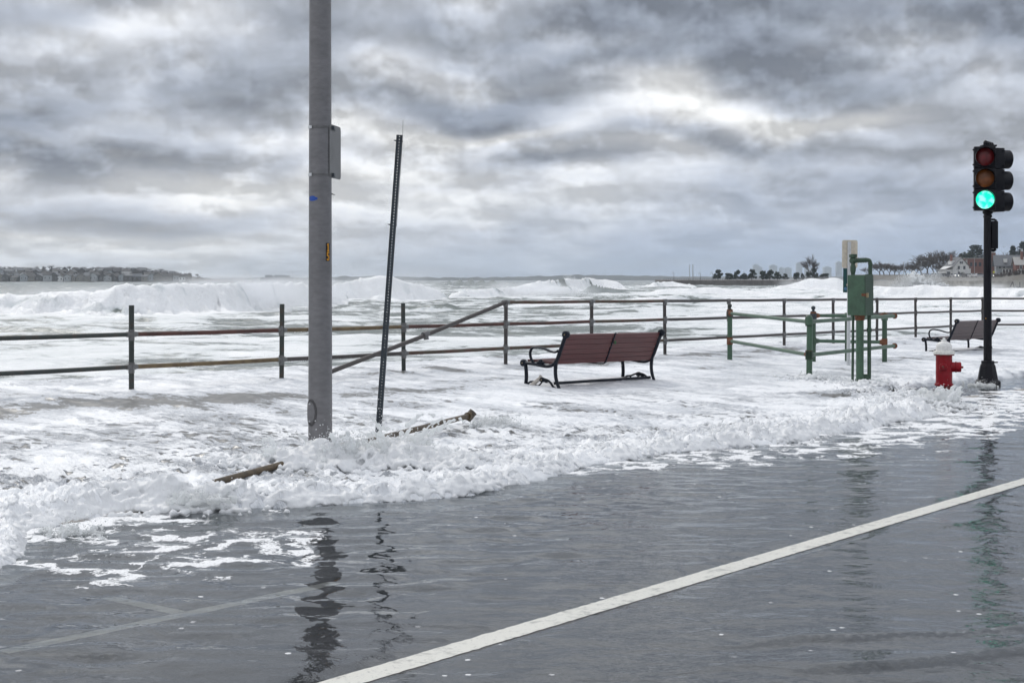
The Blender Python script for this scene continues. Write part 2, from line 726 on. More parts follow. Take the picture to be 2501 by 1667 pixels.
def mat_road_water():
    """shallow flood water: clear enough to show the paint, Fresnel sky reflection, foam film floating on it"""
    m, t, out = new_mat('flood_water')
    s, q, z = shore_vec(t)
    x, y, _ = t.sep(geo_pos(t))
    calm = attr(t, 'calm')
    # ripples: long slow ones to the left, finer wind ripples elsewhere; crests lie across the wind
    v1 = t.xyz(t.m('MULTIPLY', x, 3.0), t.m('MULTIPLY', y, 3.8), 0.0)
    v2 = t.xyz(t.m('MULTIPLY', x, 9.0), t.m('MULTIPLY', y, 12.0), 0.0)
    v3 = t.xyz(t.m('MULTIPLY', x, 26.0), t.m('MULTIPLY', y, 40.0), 0.0)
    n1 = t.noise(v1, 1.0, 2, 0.45, 0.6)
    n2 = t.noise(v2, 1.0, 3, 0.5, 0.5)
    n3 = t.noise(v3, 1.0, 3, 0.55, 0.3)
    inv = t.m('SUBTRACT', 1.0, calm)
    h = t.m('ADD', t.m('MULTIPLY', n1, 0.012), t.m('MULTIPLY', n2, t.m('ADD', 0.0008, t.m('MULTIPLY', inv, 0.0036))))
    h = t.m('ADD', h, t.m('MULTIPLY', n3, t.m('MULTIPLY', inv, 0.0012)))
    bn = t.bump(h, 1.0, 1.0)
    fr = t.node('ShaderNodeFresnel')
    fr.inputs['IOR'].default_value = 1.50
    t.put(fr.inputs['Normal'], bn)
    gl = t.node('ShaderNodeBsdfGlossy')
    gl.inputs['Roughness'].default_value = 0.02
    gl.inputs['Color'].default_value = (0.96, 0.98, 1, 1)
    t.put(gl.inputs['Normal'], bn)
    tr = t.node('ShaderNodeBsdfTransparent')
    tr.inputs['Color'].default_value = (0.93, 0.95, 0.94, 1)
    df = t.node('ShaderNodeBsdfDiffuse')
    df.inputs['Color'].default_value = (0.060, 0.068, 0.074, 1)
    depth = attr(t, 'depth')
    murk = t.m('SUBTRACT', 1.0, t.m('EXPONENT', t.m('MULTIPLY', t.m('MAXIMUM', t.m('SUBTRACT', depth, 0.014), 0.0), -11.0)))
    under = mix_sh(t, murk, tr.outputs[0], df.outputs[0])
    wat = mix_sh(t, fr.outputs[0], under, gl.outputs[0])
    # floating foam film
    fm = attr(t, 'foam')
    vv = t.xyz(t.m('MULTIPLY', s, 1.0), t.m('MULTIPLY', q, 1.0), 0.0)
    wv = t.noise(vv, 4.0, 3, 0.55, 0.0, out=1)
    vw = t.vm('ADD', vv, t.vm('MULTIPLY', t.vm('SUBTRACT', wv, (0.5, 0.5, 0.5)), (0.5, 0.5, 0.0)))
    a1 = t.noise(vw, 3.6, 6, 0.66, 0.3)
    cell = t.voro(vw, 5.5, 'SMOOTH_F1')
    g = t.m('ADD', a1, t.m('MULTIPLY', t.m('SUBTRACT', cell, 0.42), 0.45))
    g = t.m('ADD', g, t.m('SUBTRACT', fm, 0.5))
    g = t.m('ADD', g, t.m('MULTIPLY', t.m('SUBTRACT', t.noise(vv, 30, 3, 0.6), 0.5), 0.24))
    # stray bubbles everywhere
    bub = t.voro(vv, 7.0)
    bubm = t.m('MULTIPLY', t.smooth(bub, 0.07, 0.12, 1.0, 0.0), t.smooth(t.noise(vv, 1.7, 2, 0.5), 0.50, 0.62))
    mask = t.m('MAXIMUM', t.m('MULTIPLY', t.smooth(g, 0.555, 0.625), t.smooth(t.noise(vv, 70, 2, 0.5), 0.22, 0.5, 0.55, 1.0)), t.m('MULTIPLY', bubm, 0.85))
    fb = t.bump(t.m('ADD', mask, t.m('MULTIPLY', t.noise(vv, 90, 2, 0.6), 0.6)), 0.6, 0.012)
    fo = foam_shader(t, fb)
    t.l.new(mix_sh(t, t.m('MULTIPLY', mask, 0.95), wat, fo), out)
    return m


def mat_wash():
    """foam sheet running over the promenade; wet paving and water show through the gaps"""
    m, t, out = new_mat('foam_wash')
    s, q, z = shore_vec(t)
    fm = attr(t, 'foam')
    hole = attr(t, 'hole')
    rgh = attr(t, 'rough')
    v = t.xyz(s, q, 0.0)
    va = t.xyz(t.m('MULTIPLY', s, 1.0), t.m('MULTIPLY', q, 0.45), 0.0)
    wv = t.noise(v, 3.0, 3, 0.5, 0.0, out=1)
    vw = t.vm('ADD', va, t.vm('MULTIPLY', t.vm('SUBTRACT', wv, (0.5, 0.5, 0.5)), (0.25, 0.25, 0.0)))
    a1 = t.noise(vw, 8.0, 4, 0.6, 0.0)
    a2 = t.noise(va, 30.0, 3, 0.6, 0.0)
    cell = t.voro(vw, 11.0, 'SMOOTH_F1')
    g = t.m('ADD', fm, t.m('MULTIPLY', t.m('SUBTRACT', a1, 0.5), 1.15))
    g = t.m('ADD', g, t.m('MULTIPLY', t.m('SUBTRACT', a2, 0.5), 0.7))
    g = t.m('SUBTRACT', g, t.m('MULTIPLY', hole, t.smooth(cell, 0.10, 0.38, 0.95, 0.0)))
    mask = t.smooth(g, 0.34, 0.47)
    hgt = t.m('ADD', t.m('MULTIPLY', t.smooth(g, 0.25, 0.9), 1.0), t.m('MULTIPLY', a2, 0.5))
    bn = t.bump(t.m('MULTIPLY', hgt, rgh), 1.0, 0.055)
    # thin foam is greyer: it is a film over dark water
    col = t.mix(t.smooth(g, 0.42, 1.15), (0.55, 0.575, 0.615), (0.88, 0.89, 0.905))
    fo = foam_shader(t, bn, 0.5, col)
    w = t.node('ShaderNodeBsdfPrincipled')
    cn = t.noise(v, 9.0, 4, 0.6)
    t.put(w.inputs['Base Color'], t.mix(t.smooth(cn, 0.3, 0.7), (0.075, 0.075, 0.072), (0.17, 0.165, 0.155)))
    w.inputs['Roughness'].default_value = 0.30
    w.inputs['Specular IOR Level'].default_value = 0.5
    t.put(w.inputs['Normal'], t.bump(a1, 0.35, 0.02))
    t.l.new(mix_sh(t, mask, w.outputs[0], fo), out)
    return m


def mat_splash(name='splash_water', tl=0.35, col=(0.88, 0.89, 0.90), alpha=0.0, bump=0.5):
    """aerated water: white, lets light through"""
    m, t, out = new_mat(name)
    p = geo_pos(t)
    n = t.noise(p, 45, 4, 0.6)
    bn = t.bump(n, bump, 0.02) if bump else None
    a = foam_shader(t, bn, 0.35, col)
    b = t.node('ShaderNodeBsdfTranslucent')
    b.inputs['Color'].default_value = (0.88, 0.90, 0.90, 1)
    sh = mix_sh(t, tl, a, b.outputs[0])
    if alpha:
        tr = t.node('ShaderNodeBsdfTransparent')
        n2 = t.noise(p, 14, 4, 0.6)
        sh = mix_sh(t, t.smooth(n2, 0.35, 0.7, alpha * 0.3, alpha), sh, tr.outputs[0])
    t.l.new(sh, out)
    return m


def mat_sea():
    m, t, out = new_mat('stormy_sea')
    x, y, z = t.sep(geo_pos(t))
    fm = attr(t, 'foam')
    gl = attr(t, 'glass')
    dist = y
    v = t.xyz(t.m('MULTIPLY', x, 0.55), y, z)
    wv = t.noise(v, 0.35, 3, 0.5, out=1)
    vw = t.vm('ADD', v, t.vm('MULTIPLY', t.vm('SUBTRACT', wv, (0.5, 0.5, 0.5)), (3.0, 3.0, 0.0)))
    a0 = t.noise(vw, 0.16, 5, 0.6, 0.6)
    a1 = t.noise(vw, 0.75, 6, 0.62, 0.5)
    a2 = t.noise(v, 5.0, 4, 0.6)
    net = t.voro(vw, 0.55, 'SMOOTH_F1')
    g = t.m('ADD', fm, t.m('MULTIPLY', t.m('SUBTRACT', a1, 0.5), 1.3))
    g = t.m('ADD', g, t.m('MULTIPLY', t.m('SUBTRACT', a0, 0.5), 0.8))
    g = t.m('ADD', g, t.m('MULTIPLY', t.m('SUBTRACT', net, 0.5), 0.45))
    g = t.m('ADD', g, t.m('MULTIPLY', t.m('SUBTRACT', a2, 0.5), 0.35))
    mask = t.smooth(g, 0.38, 0.58)
    bn = t.bump(t.m('ADD', t.m('MULTIPLY', a1, 1.0), t.m('MULTIPLY', a2, 0.25)), 0.7, 0.35)
    w = t.node('ShaderNodeBsdfPrincipled')
    c = t.mix(t.smooth(a1, 0.3, 0.7), (0.13, 0.155, 0.145), (0.215, 0.235, 0.22))
    c = t.mix(gl, c, (0.15, 0.185, 0.165))
    t.put(w.inputs['Base Color'], c)
    w.inputs['Roughness'].default_value = 0.22
    w.inputs['IOR'].default_value = 1.33
    t.put(w.inputs['Normal'], bn)
    col = t.mix(t.smooth(g, 0.5, 1.0), (0.66, 0.69, 0.70), (0.90, 0.905, 0.91))
    fo = foam_shader(t, t.bump(t.m('ADD', a1, t.m('MULTIPLY', a2, 0.6)), 0.6, 0.25), 0.6, col)
    t.l.new(mix_sh(t, mask, w.outputs[0], fo), out)
    return m


asphalt = mat_asphalt()
paint = mat_paint()
concrete = mat_concrete()
M_water = mat_road_water()
M_wash = mat_wash()
M_splash = mat_splash('splash_water', 0.22, (0.92, 0.925, 0.935))
M_spray = mat_splash('spray_drops', 0.5, (0.95, 0.95, 0.96), bump=0)
M_sheer = mat_splash('thrown_water', 0.6, (0.97, 0.97, 0.975), bump=0)
M_burst = mat_splash('burst_water', 0.5, (0.97, 0.97, 0.975), bump=0)
M_sea = mat_sea()

SEA = -0.5

# ================================================================== setting
# --- road under the flood: crowned, falling away along the shore like the whole street


def road_z(s, t):
    crown = -0.007 - 0.085 * np.clip((t - 4.2) / 3.9, 0, 1) ** 1.2 - 0.01 * np.clip((3.6 - t) / 6, 0, 1)
    return tilt(s) + crown


ss, tt = np.meshgrid(np.linspace(-14, 70, 169), np.linspace(-14, 8.1, 45))
gx, gy = st(ss, tt)
road = grid_mesh('road', gx, gy, road_z(ss, tt), asphalt)
tag(road, 'flooded dark asphalt road beside the promenade', kind='structure')


def marking(name, label, s0, s1, t0, t1, n=60, sl=0.0):
    a, b = np.meshgrid(np.linspace(s0, s1, n), np.linspace(t0, t1, 4))
    # a ragged painted edge
    if abs(s1 - s0) > abs(t1 - t0):
        b = b + 0.004 * perlin(a * 9, b * 30) + 0.006 * perlin(a * 31, b * 40) * np.abs(b - (t0 + t1) / 2) / (abs(t1 - t0) / 2)
    b = b + sl * (a - 3.7)
    X, Y = st(a, b)
    o = grid_mesh(name, X, Y, road_z(a, b) + 0.002, paint)
    return tag(o, label, kind='structure')


marking('lane_line', 'long worn white line painted along the flooded road', -8, 60, 4.0, 4.14, 2400, 0.026)
marking('parking_line', 'short white parking mark under the water at the left', 3.2, 5.1, 5.51, 5.60, 40)
marking('parking_line', 'white stub of the parking mark pointing at the kerb', 4.10, 4.18, 5.605, 6.2, 30)

# --- kerb stones and promenade slab under the wash
kerb = MB()
for i in range(-4, 26):
    a0, a1 = i * 2.4, i * 2.4 + 2.385
    pts = []
    for (a, b) in ((a0, 8.1), (a1, 8.1), (a1, 8.26), (a0, 8.26)):
        x, y = st(a, b)
        pts.append((x, y, float(tilt(a)) - 0.16))
    for (a, b) in ((a0, 8.115), (a1, 8.115), (a1, 8.26), (a0, 8.26)):
        x, y = st(a, b)
        pts.append((x, y, float(tilt(a)) + 0.0))
    kerb.add(pts, [(0, 3, 2, 1), (4, 5, 6, 7), (0, 1, 5, 4), (1, 2, 6, 5), (2, 3, 7, 6), (3, 0, 4, 7)])
tag(kerb.build('kerb', mat_concrete('granite', (0.33, 0.31, 0.29))), 'granite kerb under the foam', kind='structure')

ss, tt = np.meshgrid(np.linspace(-14, 75, 90), np.linspace(8.26, 17.2, 12))
gx, gy = st(ss, tt)
slab = grid_mesh('promenade', gx, gy, tilt(ss) + 0.026 * (tt - 8.2) - 0.05, mat_concrete('paving', (0.26, 0.24, 0.225)))
tag(slab, 'promenade paving awash with foam', kind='structure')
# seaward face of the promenade
wall = MB()
for i in range(-6, 36):
    a0, a1 = i * 2.2, i * 2.2 + 2.2
    p = []
    for zoff in (-3.0, None):
        for (a, b) in ((a0, 17.15), (a1, 17.15), (a1, 17.45), (a0, 17.45)):
            x, y = st(a, b)
            p.append((x, y, -3.0 if zoff is not None else float(tilt(a)) + 0.17))
    wall.add(p, [(0, 3, 2, 1), (4, 5, 6, 7), (0, 1, 5, 4), (1, 2, 6, 5), (2, 3, 7, 6), (3, 0, 4, 7)])
tag(wall.build('promenade_edge', concrete), 'concrete lip of the promenade under the railing', kind='structure')

# --- flood water on the road
sv = np.concatenate([np.linspace(-12, 2, 40)[:-1], np.geomspace(2 + 6, 22 + 6, 340)[:-1] - 6, np.linspace(22, 70, 90)])
tv = np.concatenate([np.linspace(-12, 1, 40)[:-1], np.linspace(1, 9.6, 220)])
ss, tt = np.meshgrid(sv, tv)
gx, gy = st(ss, tt)
calm = np.clip(sstep(8.5, 5.0, ss - 0.35 * (tt - 6)) * sstep(3.9, 5.2, tt) + sstep(10.5, 7.0, ss) * sstep(5.2, 6.0, tt) * 0.9, 0, 1)
rip = 0.009 * fbm(gx * 1.6, gy * 4.0, 0.3, 3) + (0.5 + 0.9 * calm) * 0.007 * perlin(gx * 3.0 + 4, gy * 7.0) + 0.004 * fbm(gx * 0.5, gy * 1.1, 2.3, 2)
# two low bore fronts crossing the near lane on the right


def bore(py_pts, h, w):
    """a little wave front through photograph points lying on the road"""
    P = []
    for (px, py) in py_pts:
        Y = 1.6 * F / (py - HZ)
        P.append(((px - 1250.5) / F * Y, Y))
    xs_, ys_ = np.array([p[0] for p in P]), np.array([p[1] for p in P])
    yc = np.interp(gx, xs_, ys_) + 0.012 * perlin(gx * 6, gx * 0 + 2.2)
    fade = sstep(xs_[0] - 0.05, xs_[0] + 0.35, gx)
    d = gy - yc
    return h * fade * np.where(d < 0, sstep(-w * 0.35, 0, d), np.exp(-np.maximum(d, 0) / (w * 2.2)))


rip = rip + bore([(1790, 1597), (1950, 1582), (2200, 1572), (2350, 1566), (2501, 1555), (3000, 1500)], 0.032, 0.10)
rip = rip + bore([(1890, 1668), (2150, 1650), (2350, 1628), (2501, 1606), (3000, 1530)], 0.036, 0.10)
rip = rip + bore([(1700, 1440), (1950, 1372), (2100, 1330), (2300, 1290), (2501, 1250)], 0.010, 0.12)
# foam film: how likely
tb = np.interp(ss, [6, 8.8, 9.4, 10.7, 13, 20, 40], [7.4, 7.0, 6.4, 5.75, 5.3, 4.8, 4.6])
foam = 0.08 + 0.42 * sstep(-0.35, 0.75, tt - tb) + 0.10 * sstep(0.6, 1.5, tt - tb)
foam += 0.50 * np.exp(-(((ss - 5.0) / 1.25) ** 2 + ((tt - 6.6) / 0.8) ** 2) ** 2)
foam += 0.20 * sstep(6.9, 7.7, tt) * sstep(9, 6, ss)
foam -= 0.35 * sstep(8.1, 8.8, tt) * sstep(18.0, 20.0, ss)          # open dark water by the hydrant
depth = np.maximum(0.0, tilt(ss) + rip - road_z(ss, np.minimum(tt, 8.1)))
rip = np.where(tt < 4.9, rip * 0.55, rip)
ln_ = np.exp(-((tt - (4.07 + 0.026 * (ss - 3.7))) / 0.13) ** 4)
lvl = road_z(ss, tt) - tilt(ss) + np.interp(ss, [-8, 11.0, 15.5, 60], [-0.0020, -0.0016, 0.006, 0.009]) + 0.07 * rip
rip = rip * (1 - ln_) + lvl * ln_
flood = grid_mesh('flood_water', gx, gy, tilt(ss) + rip, M_water, {'foam': foam, 'calm': calm, 'depth': depth})
tag(flood, 'grey rippled flood water covering the road', kind='structure')

# --- foam sheet over the promenade
TF_S = [-14, 0, 3.6, 4.2, 4.8, 5.2, 5.7, 6.5, 7.2, 8.5, 9.6, 10.3, 12, 13.3, 15, 16.6, 17.6, 18.3, 19.2, 22, 80]
TF_T = [7.3, 7.2, 6.95, 7.1, 7.9, 8.1, 8.1, 7.55, 7.1, 7.15, 7.35, 7.5, 7.2, 7.1, 7.1, 7.3, 7.9, 8.7, 9.3, 9.5, 9.6]
RD_S = [-14, 3, 4.2, 5.0, 5.8, 7, 8, 9.5, 11, 13, 15, 16.5, 17.6, 18.4, 19.5, 80]
RD_H = [.05, .06, .07, .09, .12, .08, .07, .06, .07, .10, .12, .13, .11, .05, .03, .03]


def front_t(s):
    return np.interp(s, TF_S, TF_T) + 0.16 * perlin(s * 1.3, s * 0 + 0.7) + 0.07 * perlin(s * 4.3, s * 0 + 3.7) + 0.03 * perlin(s * 11, s * 0 + 8.7)


def wash_z(s, t, fine=True):
    base = tilt(s) + 0.026 * np.maximum(0, t - 8.2)
    d = t - front_t(s)
    prof = sstep(-0.02, 0.22, d) * np.exp(-np.maximum(0, d - 0.25) / 0.8)
    rid = np.interp(s, RD_S, RD_H)
    z = base + rid * prof * (0.85 + 0.35 * perlin(s * 1.3, t * 1.3, 4.2))
    z = z + 0.018 * sstep(0.0, 0.05, d)
    far = sstep(8.3, 9.6, t)
    z = z + far * 0.028 * fbm(s * 0.9, t * 0.55, 1.1, 2)
    if fine:
        b = puff(s * 5.0, t * 4.2, 0.5, 4, 0.6)
        soft = 0.30 + 0.70 * np.clip(sstep(12.2, 9.6, t) * sstep(17, 11, s) + prof, 0, 1)     # flatter sheets further back
        z = z + b * (0.038 * prof * np.clip(rid / 0.09, 0.4, 1.3) + 0.014 * soft * sstep(0, 0.3, d))
        z = z + 0.016 * soft * fbm(s * 8.0, t * 5.0, 2.2, 3) * sstep(0.0, 0.2, d) * (1 + 1.2 * prof)
        z = z + 0.026 * (1 - soft) * fbm(s * 3.0, t * 0.9, 5.5, 4)
        z = z + 0.007 * fbm(s * 2.6, t * 1.5, 7.2, 2) * far
    return z


sv = np.concatenate([np.linspace(-10, 1, 60)[:-1], np.geomspace(1 + 7.5, 46 + 7.5, 900)[:-1] - 7.5, np.linspace(46, 75, 70)])
tv = np.concatenate([np.linspace(6.6, 9.4, 170)[:-1], np.linspace(9.4, 13, 130)[:-1], np.linspace(13, 17.3, 90)])
ss, tt = np.meshgrid(sv, tv)
d = tt - front_t(ss)
zz = wash_z(ss, tt)
zz = np.where(d < 0, tilt(ss) - 0.03 - 0.2 * np.clip(-d, 0, 0.2), zz)
rid = np.interp(ss, RD_S, RD_H)
prof = sstep(-0.02, 0.22, d) * np.exp(-np.maximum(0, d - 0.25) / 0.55)
big = fbm(ss * 0.55, tt * 0.42, 3.3, 3)
strk = fbm(ss * 2.0 + 0.5 * perlin(ss * 0.5, tt * 0.5, 1.9), tt * 0.55, 6.1, 4)
foam = 0.84 + 0.14 * big + 0.35 * strk + 0.35 * prof - 0.03 * sstep(13, 7, ss) * sstep(0.5, 1.5, d)
# wet, nearly foam-free patches (seen at the left below the railing, by the bench front and far along)
for (s0, t0, a, b, k) in ((11.0, 13.7, 1.9, 0.8, 0.62), (8.8, 14.3, 2.0, 0.7, 0.5), (13.6, 13.2, 1.2, 0.35, 0.32), (15.6, 13.9, 1.5, 0.3, 0.3), (17.2, 11.2, 1.4, 0.22, 0.28), (21, 13.4, 2.0, 0.3, 0.3), (24.5, 14.6, 2.6, 0.4, 0.4), (19.5, 15.2, 3.5, 0.35, 0.45), (26, 15.6, 4, 0.4, 0.5),
                          (14.6, 15.6, 1.6, 0.28, 0.30), (18.6, 9.3, 0.7, 0.5, 0.75), (20.6, 9.0, 1.6, 0.45, 0.7),
                          (22.5, 11.6, 1.2, 0.6, 0.35), (27, 12.6, 3.0, 0.5, 0.35), (17.6, 9.2, 0.5, 0.25, 0.6)):
    foam -= k * np.exp(-(((ss - s0) / a) ** 2 + ((tt - t0) / b) ** 2))
foam -= 0.16 * sstep(14.6, 16.6, tt) * sstep(0.0, 0.5, perlin(ss * 0.7, tt * 2.4, 9.0) + 0.2)
hole = sstep(-0.35, 0.30, fbm(ss * 0.7, tt * 0.8, 8.8, 2) + 0.35 * sstep(12, 6, ss)) * sstep(0.6, 1.2, d) * sstep(13.2, 11.6, tt) * sstep(18, 12, ss)
wash = grid_mesh('foam_wash', gx := st(ss, tt)[0], gy := st(ss, tt)[1], zz, M_wash, {'foam': foam, 'hole': hole, 'rough': np.clip(0.28 + 0.75 * hole + 0.7 * prof + 0.5 * big, 0.2, 1.1)}, keep=(d > -0.12))
tag(wash, 'white sea foam washing over the promenade towards the road', kind='structure')

# --- the sea
rr = np.concatenate([np.linspace(13, 62, 150)[:-1], np.linspace(62, 185, 400)[:-1], np.geomspace(185, 420, 190)[:-1], np.geomspace(420, 9000, 120)])
an = np.concatenate([np.linspace(-70, -24, 50)[:-1], np.linspace(-24, 24, 430)[:-1], np.linspace(24, 70, 50)])
AN, RRg = np.meshgrid(np.radians(an), rr)
gy = RRg * np.ones_like(AN)
gx = np.tan(AN) * gy
D_ = gy
amp = np.interp(D_, [13, 30, 60, 120, 300, 900, 9000], [.12, .20, .30, .36, .42, .45, .2])
sw = fbm(gx * 0.022 + 3, gy * 0.075, 1.7, 3, 0.5)
ch = fbm(gx * 0.22, gy * 0.42, 4.1, 4, 0.55)
z = SEA + amp * (1.25 * sw + 0.42 * ch)
foam = np.interp(D_, [13, 35, 70, 120, 170, 260, 420, 900, 9000], [.60, .52, .43, .41, .40, .37, .26, .16, .08])
foam = foam + 0.25 * sw + 0.10 * ch
# right-hand side of the bay is churned white all the way to the wall
foam = foam + 0.30 * sstep(0.05, 0.20, gx / gy) * sstep(420, 180, D_) * sstep(30, 60, D_)
foam = foam - 0.30 * sstep(-0.05, -0.2, gx / gy) * sstep(105, 135, D_)
glass = np.zeros_like(z)


def breaker(pts, front=2.6, back=7.0, noise_h=0.35, white=1.0, seed=0.0, back_white=0.2, boost=1.0):
    """a breaking wave: pts = (photo x, photo y of its foot, photo y of its crest)"""
    global z, foam, glass
    X_, Y_, H_ = [], [], []
    for (px, pyb, pyc) in pts:
        Y = (CAMH - SEA) * F / (pyb - HZ)
        X_.append((px - 1250.5) / F)
        Y_.append(Y)
        H_.append(CAMH - (pyc - HZ) / F * (Y + front) - SEA)
    tx = gx / gy
    yc = np.interp(tx, X_, Y_) + front + 1.2 * perlin(gx * 0.12, seed + 0 * gx) + 0.2 * perlin(gx * 0.5, seed + 3 + 0 * gx)
    hh = np.interp(tx, X_, H_, left=0, right=0)
    hh = np.where((tx < X_[0]) | (tx > X_[-1]), 0, hh)
    hh = boost * hh * (1 + 0.18 * perlin(gx * 0.30, seed + 1.3 + 0 * gx))
    q = gy - yc
    pr = np.where(q < 0, sstep(-front, 0, q), np.exp(-(np.maximum(q, 0) / back) ** 1.3))
    lum = puff(gx * 0.6, gy * 0.6, seed, 4, 0.62) * 1.4 + 0.25 * perlin(gx * 0.2, gy * 0.3, seed)
    face = sstep(-front * 1.2, -front * 0.6, q) * sstep(1.6, 0.0, q)
    ends = sstep(0.0, 0.5, hh)
    z = np.maximum(z, z * (1 - pr * ends) + (SEA + hh * pr) * pr * ends) + (face * sstep(0.3, -1.4, q) + 0.25 * face) * ends * lum * noise_h * white
    foam = foam + white * ends * ((0.26 + 0.75 * fbm(gx * 0.16, gy * 0.5, seed + 2, 4)) * face + 0.5 * sstep(-front * 3.5, -front, q) * (q < 0) + back_white * np.where(q > 0, np.exp(-q / 4.0), 0))
    glass = np.clip(glass + (1 - white) * ends * face, 0, 1)
    foam = foam - (1 - white) * ends * 0.9 * face


breaker([(-400, 770, 735), (-100, 770, 722), (120, 770, 712), (300, 771, 702), (420, 768, 699), (520, 762, 698), (640, 756, 693), (720, 750, 694), (800, 746, 706), (850, 742, 730)], 4.2, 8.0, 0.22, 1.0, 0.0)
breaker([(760, 744, 724), (820, 740, 690), (880, 736, 679), (960, 736, 678), (1010, 735, 690), (1060, 733, 702), (1100, 731, 728)], 4.0, 8.0, 0.20, 1.0, 2.0, 0.5)
breaker([(1085, 728, 726), (1130, 728, 708), (1240, 726, 702), (1330, 724, 698), (1400, 722, 700), (1440, 720, 712)], 3.5, 8.0, 0.18, 1.0, 4.0, 0.4)
breaker([(1415, 722, 716), (1440, 721, 697), (1456, 720, 694), (1478, 718, 700), (1530, 715, 708), (1640, 712, 710)], 5.0, 7.0, 0.10, 0.05, 6.0)
breaker([(1230, 712, 708), (1300, 712, 688), (1380, 710, 680), (1470, 708, 678), (1510, 708, 688), (1535, 708, 706)], 6.0, 12.0, 0.25, 1.0, 8.0, 0.6)
breaker([(1860, 708, 707), (1930, 708, 694), (1985, 708, 681), (2030, 708, 679), (2075, 708, 685), (2120, 708, 697), (2170, 708, 700), (2230, 710, 690), (2330, 712, 700), (2420, 716, 708), (2520, 718, 712)], 6.0, 12.0, 0.22, 1.0, 10.0, 0.6)
breaker([(1040, 700, 699), (1090, 700, 684), (1150, 699, 679), (1220, 698, 682), (1260, 698, 694)], 10.0, 14.0, 0.2, 0.2, 12.0)
breaker([(1560, 702, 701), (1600, 702, 689), (1640, 701, 687), (1700, 701, 697)], 9.0, 14.0, 0.3, 0.9, 13.0)
breaker([(560, 702, 701), (640, 702, 688), (700, 701, 686), (760, 701, 690), (830, 701, 697)], 9.0, 14.0, 0.3, 0.35, 14.0)
breaker([(1480, 744, 743), (1580, 744, 734), (1700, 743, 731), (1820, 743, 736), (1960, 742, 732), (2150, 744, 731), (2300, 746, 737), (2560, 750, 738)], 2.6, 5.0, 0.15, 0.8, 15.0, 0.5, 2.1)
breaker([(-100, 806, 805), (60, 806, 797), (220, 804, 796), (420, 800, 792), (600, 796, 795)], 1.6, 4.0, 0.10, 0.55, 16.0, 0.3, 2.1)
breaker([(820, 782, 781), (950, 780, 771), (1100, 778, 769), (1280, 776, 770), (1420, 775, 774)], 1.8, 4.0, 0.12, 0.55, 17.0, 0.3, 2.1)
breaker([(1150, 752, 751), (1260, 750, 741), (1400, 748, 740), (1520, 747, 746)], 2.2, 5.0, 0.14, 0.7, 18.0, 0.4, 2.1)
breaker([(-300, 698, 697), (-100, 698, 689), (100, 697, 687), (260, 697, 689), (420, 696, 688), (560, 696, 695)], 10.0, 14.0, 0.12, 0.15, 19.0)
breaker([(1540, 722, 721), (1620, 722, 713), (1740, 722, 711), (1830, 722, 715), (1900, 722, 721)], 3.4, 7.0, 0.18, 0.9, 20.0, 0.5, 2.1)
breaker([(1640, 764, 763), (1740, 764, 755), (1880, 763, 753), (2010, 763, 762)], 2.0, 4.0, 0.12, 0.75, 21.0, 0.4, 2.1)
breaker([(2060, 728, 727), (2150, 728, 716), (2280, 729, 713), (2420, 731, 717), (2560, 733, 719)], 3.4, 7.0, 0.18, 0.95, 22.0, 0.5, 2.1)
breaker([(880, 762, 761), (960, 761, 752), (1090, 760, 750), (1200, 759, 758)], 2.0, 4.5, 0.12, 0.75, 23.0, 0.4, 2.1)
breaker([(320, 788, 787), (430, 787, 779), (560, 786, 778), (700, 784, 783)], 1.7, 4.0, 0.10, 0.7, 24.0, 0.4, 2.1)
# nothing of the sea may stand above the promenade slab
s_, t_ = to_st(gx, gy)
z = np.where(t_ < 18.0, np.minimum(z, -0.45), z)
sea = grid_mesh('sea', gx, gy, z, M_sea, {'foam': foam, 'glass': glass}, keep=(t_ > 16.5))
tag(sea, 'storm sea full of broken white water', kind='structure')
SEA_GRID = (rr, np.radians(an), z, foam)

# ================================================================== objects
steel = worn('weathered_steel', (0.21, 0.205, 0.21), (0.15, 0.148, 0.152), 0.45, 0.55, 2.0, 0.6, 0.05, (0.35, 0.75), stretch=(1, 1, 2.5))
dark_steel = worn('dark_steel', (0.055, 0.065, 0.075), (0.035, 0.04, 0.045), 0.5, 0.35, 8, 0.7)
galv = worn('galvanised', (0.15, 0.15, 0.15), (0.09, 0.085, 0.08), 0.5, 0.3, 12, 0.6)
bright_galv = worn('bright_galvanised', (0.62, 0.63, 0.64), (0.45, 0.45, 0.45), 0.5, 0.3, 12, 0.5)
sign_back = worn('sign_back', (0.20, 0.20, 0.20), (0.15, 0.15, 0.15), 0.5, 0.4, 3, 0.6)
rail_green = worn('old_green_paint', (0.032, 0.040, 0.036), (0.085, 0.05, 0.032), 0.5, 0.1, 9, 0.6)
rail_rust = worn('rusty_rail', (0.075, 0.060, 0.040), (0.085, 0.028, 0.020), 0.6, 0.1, 5, 0.8, 0.3, (0.4, 0.65), stretch=(1, 1, 1))
rail_red = worn('red_rust_rail', (0.085, 0.030, 0.022), (0.04, 0.018, 0.014), 0.6, 0.1, 5, 0.7, 0.3, (0.4, 0.65))
rail_brown = worn('brown_rail', (0.062, 0.054, 0.052), (0.04, 0.035, 0.034), 0.55, 0.2, 6, 0.7, 0.2)
rail_gold = worn('ochre_rail', (0.16, 0.115, 0.055), (0.075, 0.045, 0.025), 0.6, 0.1, 7, 0.7, 0.3, (0.4, 0.65))
pipe_brown = worn('fallen_pipe_brown', (0.11, 0.078, 0.042), (0.04, 0.028, 0.018), 0.45, 0.1, 10, 0.8, 0.3, (0.4, 0.65))
green_paint = worn('green_paint', (0.056, 0.115, 0.070), (0.032, 0.058, 0.038), 0.42, 0.0, 5, 0.6, 0.15, (0.45, 0.7))
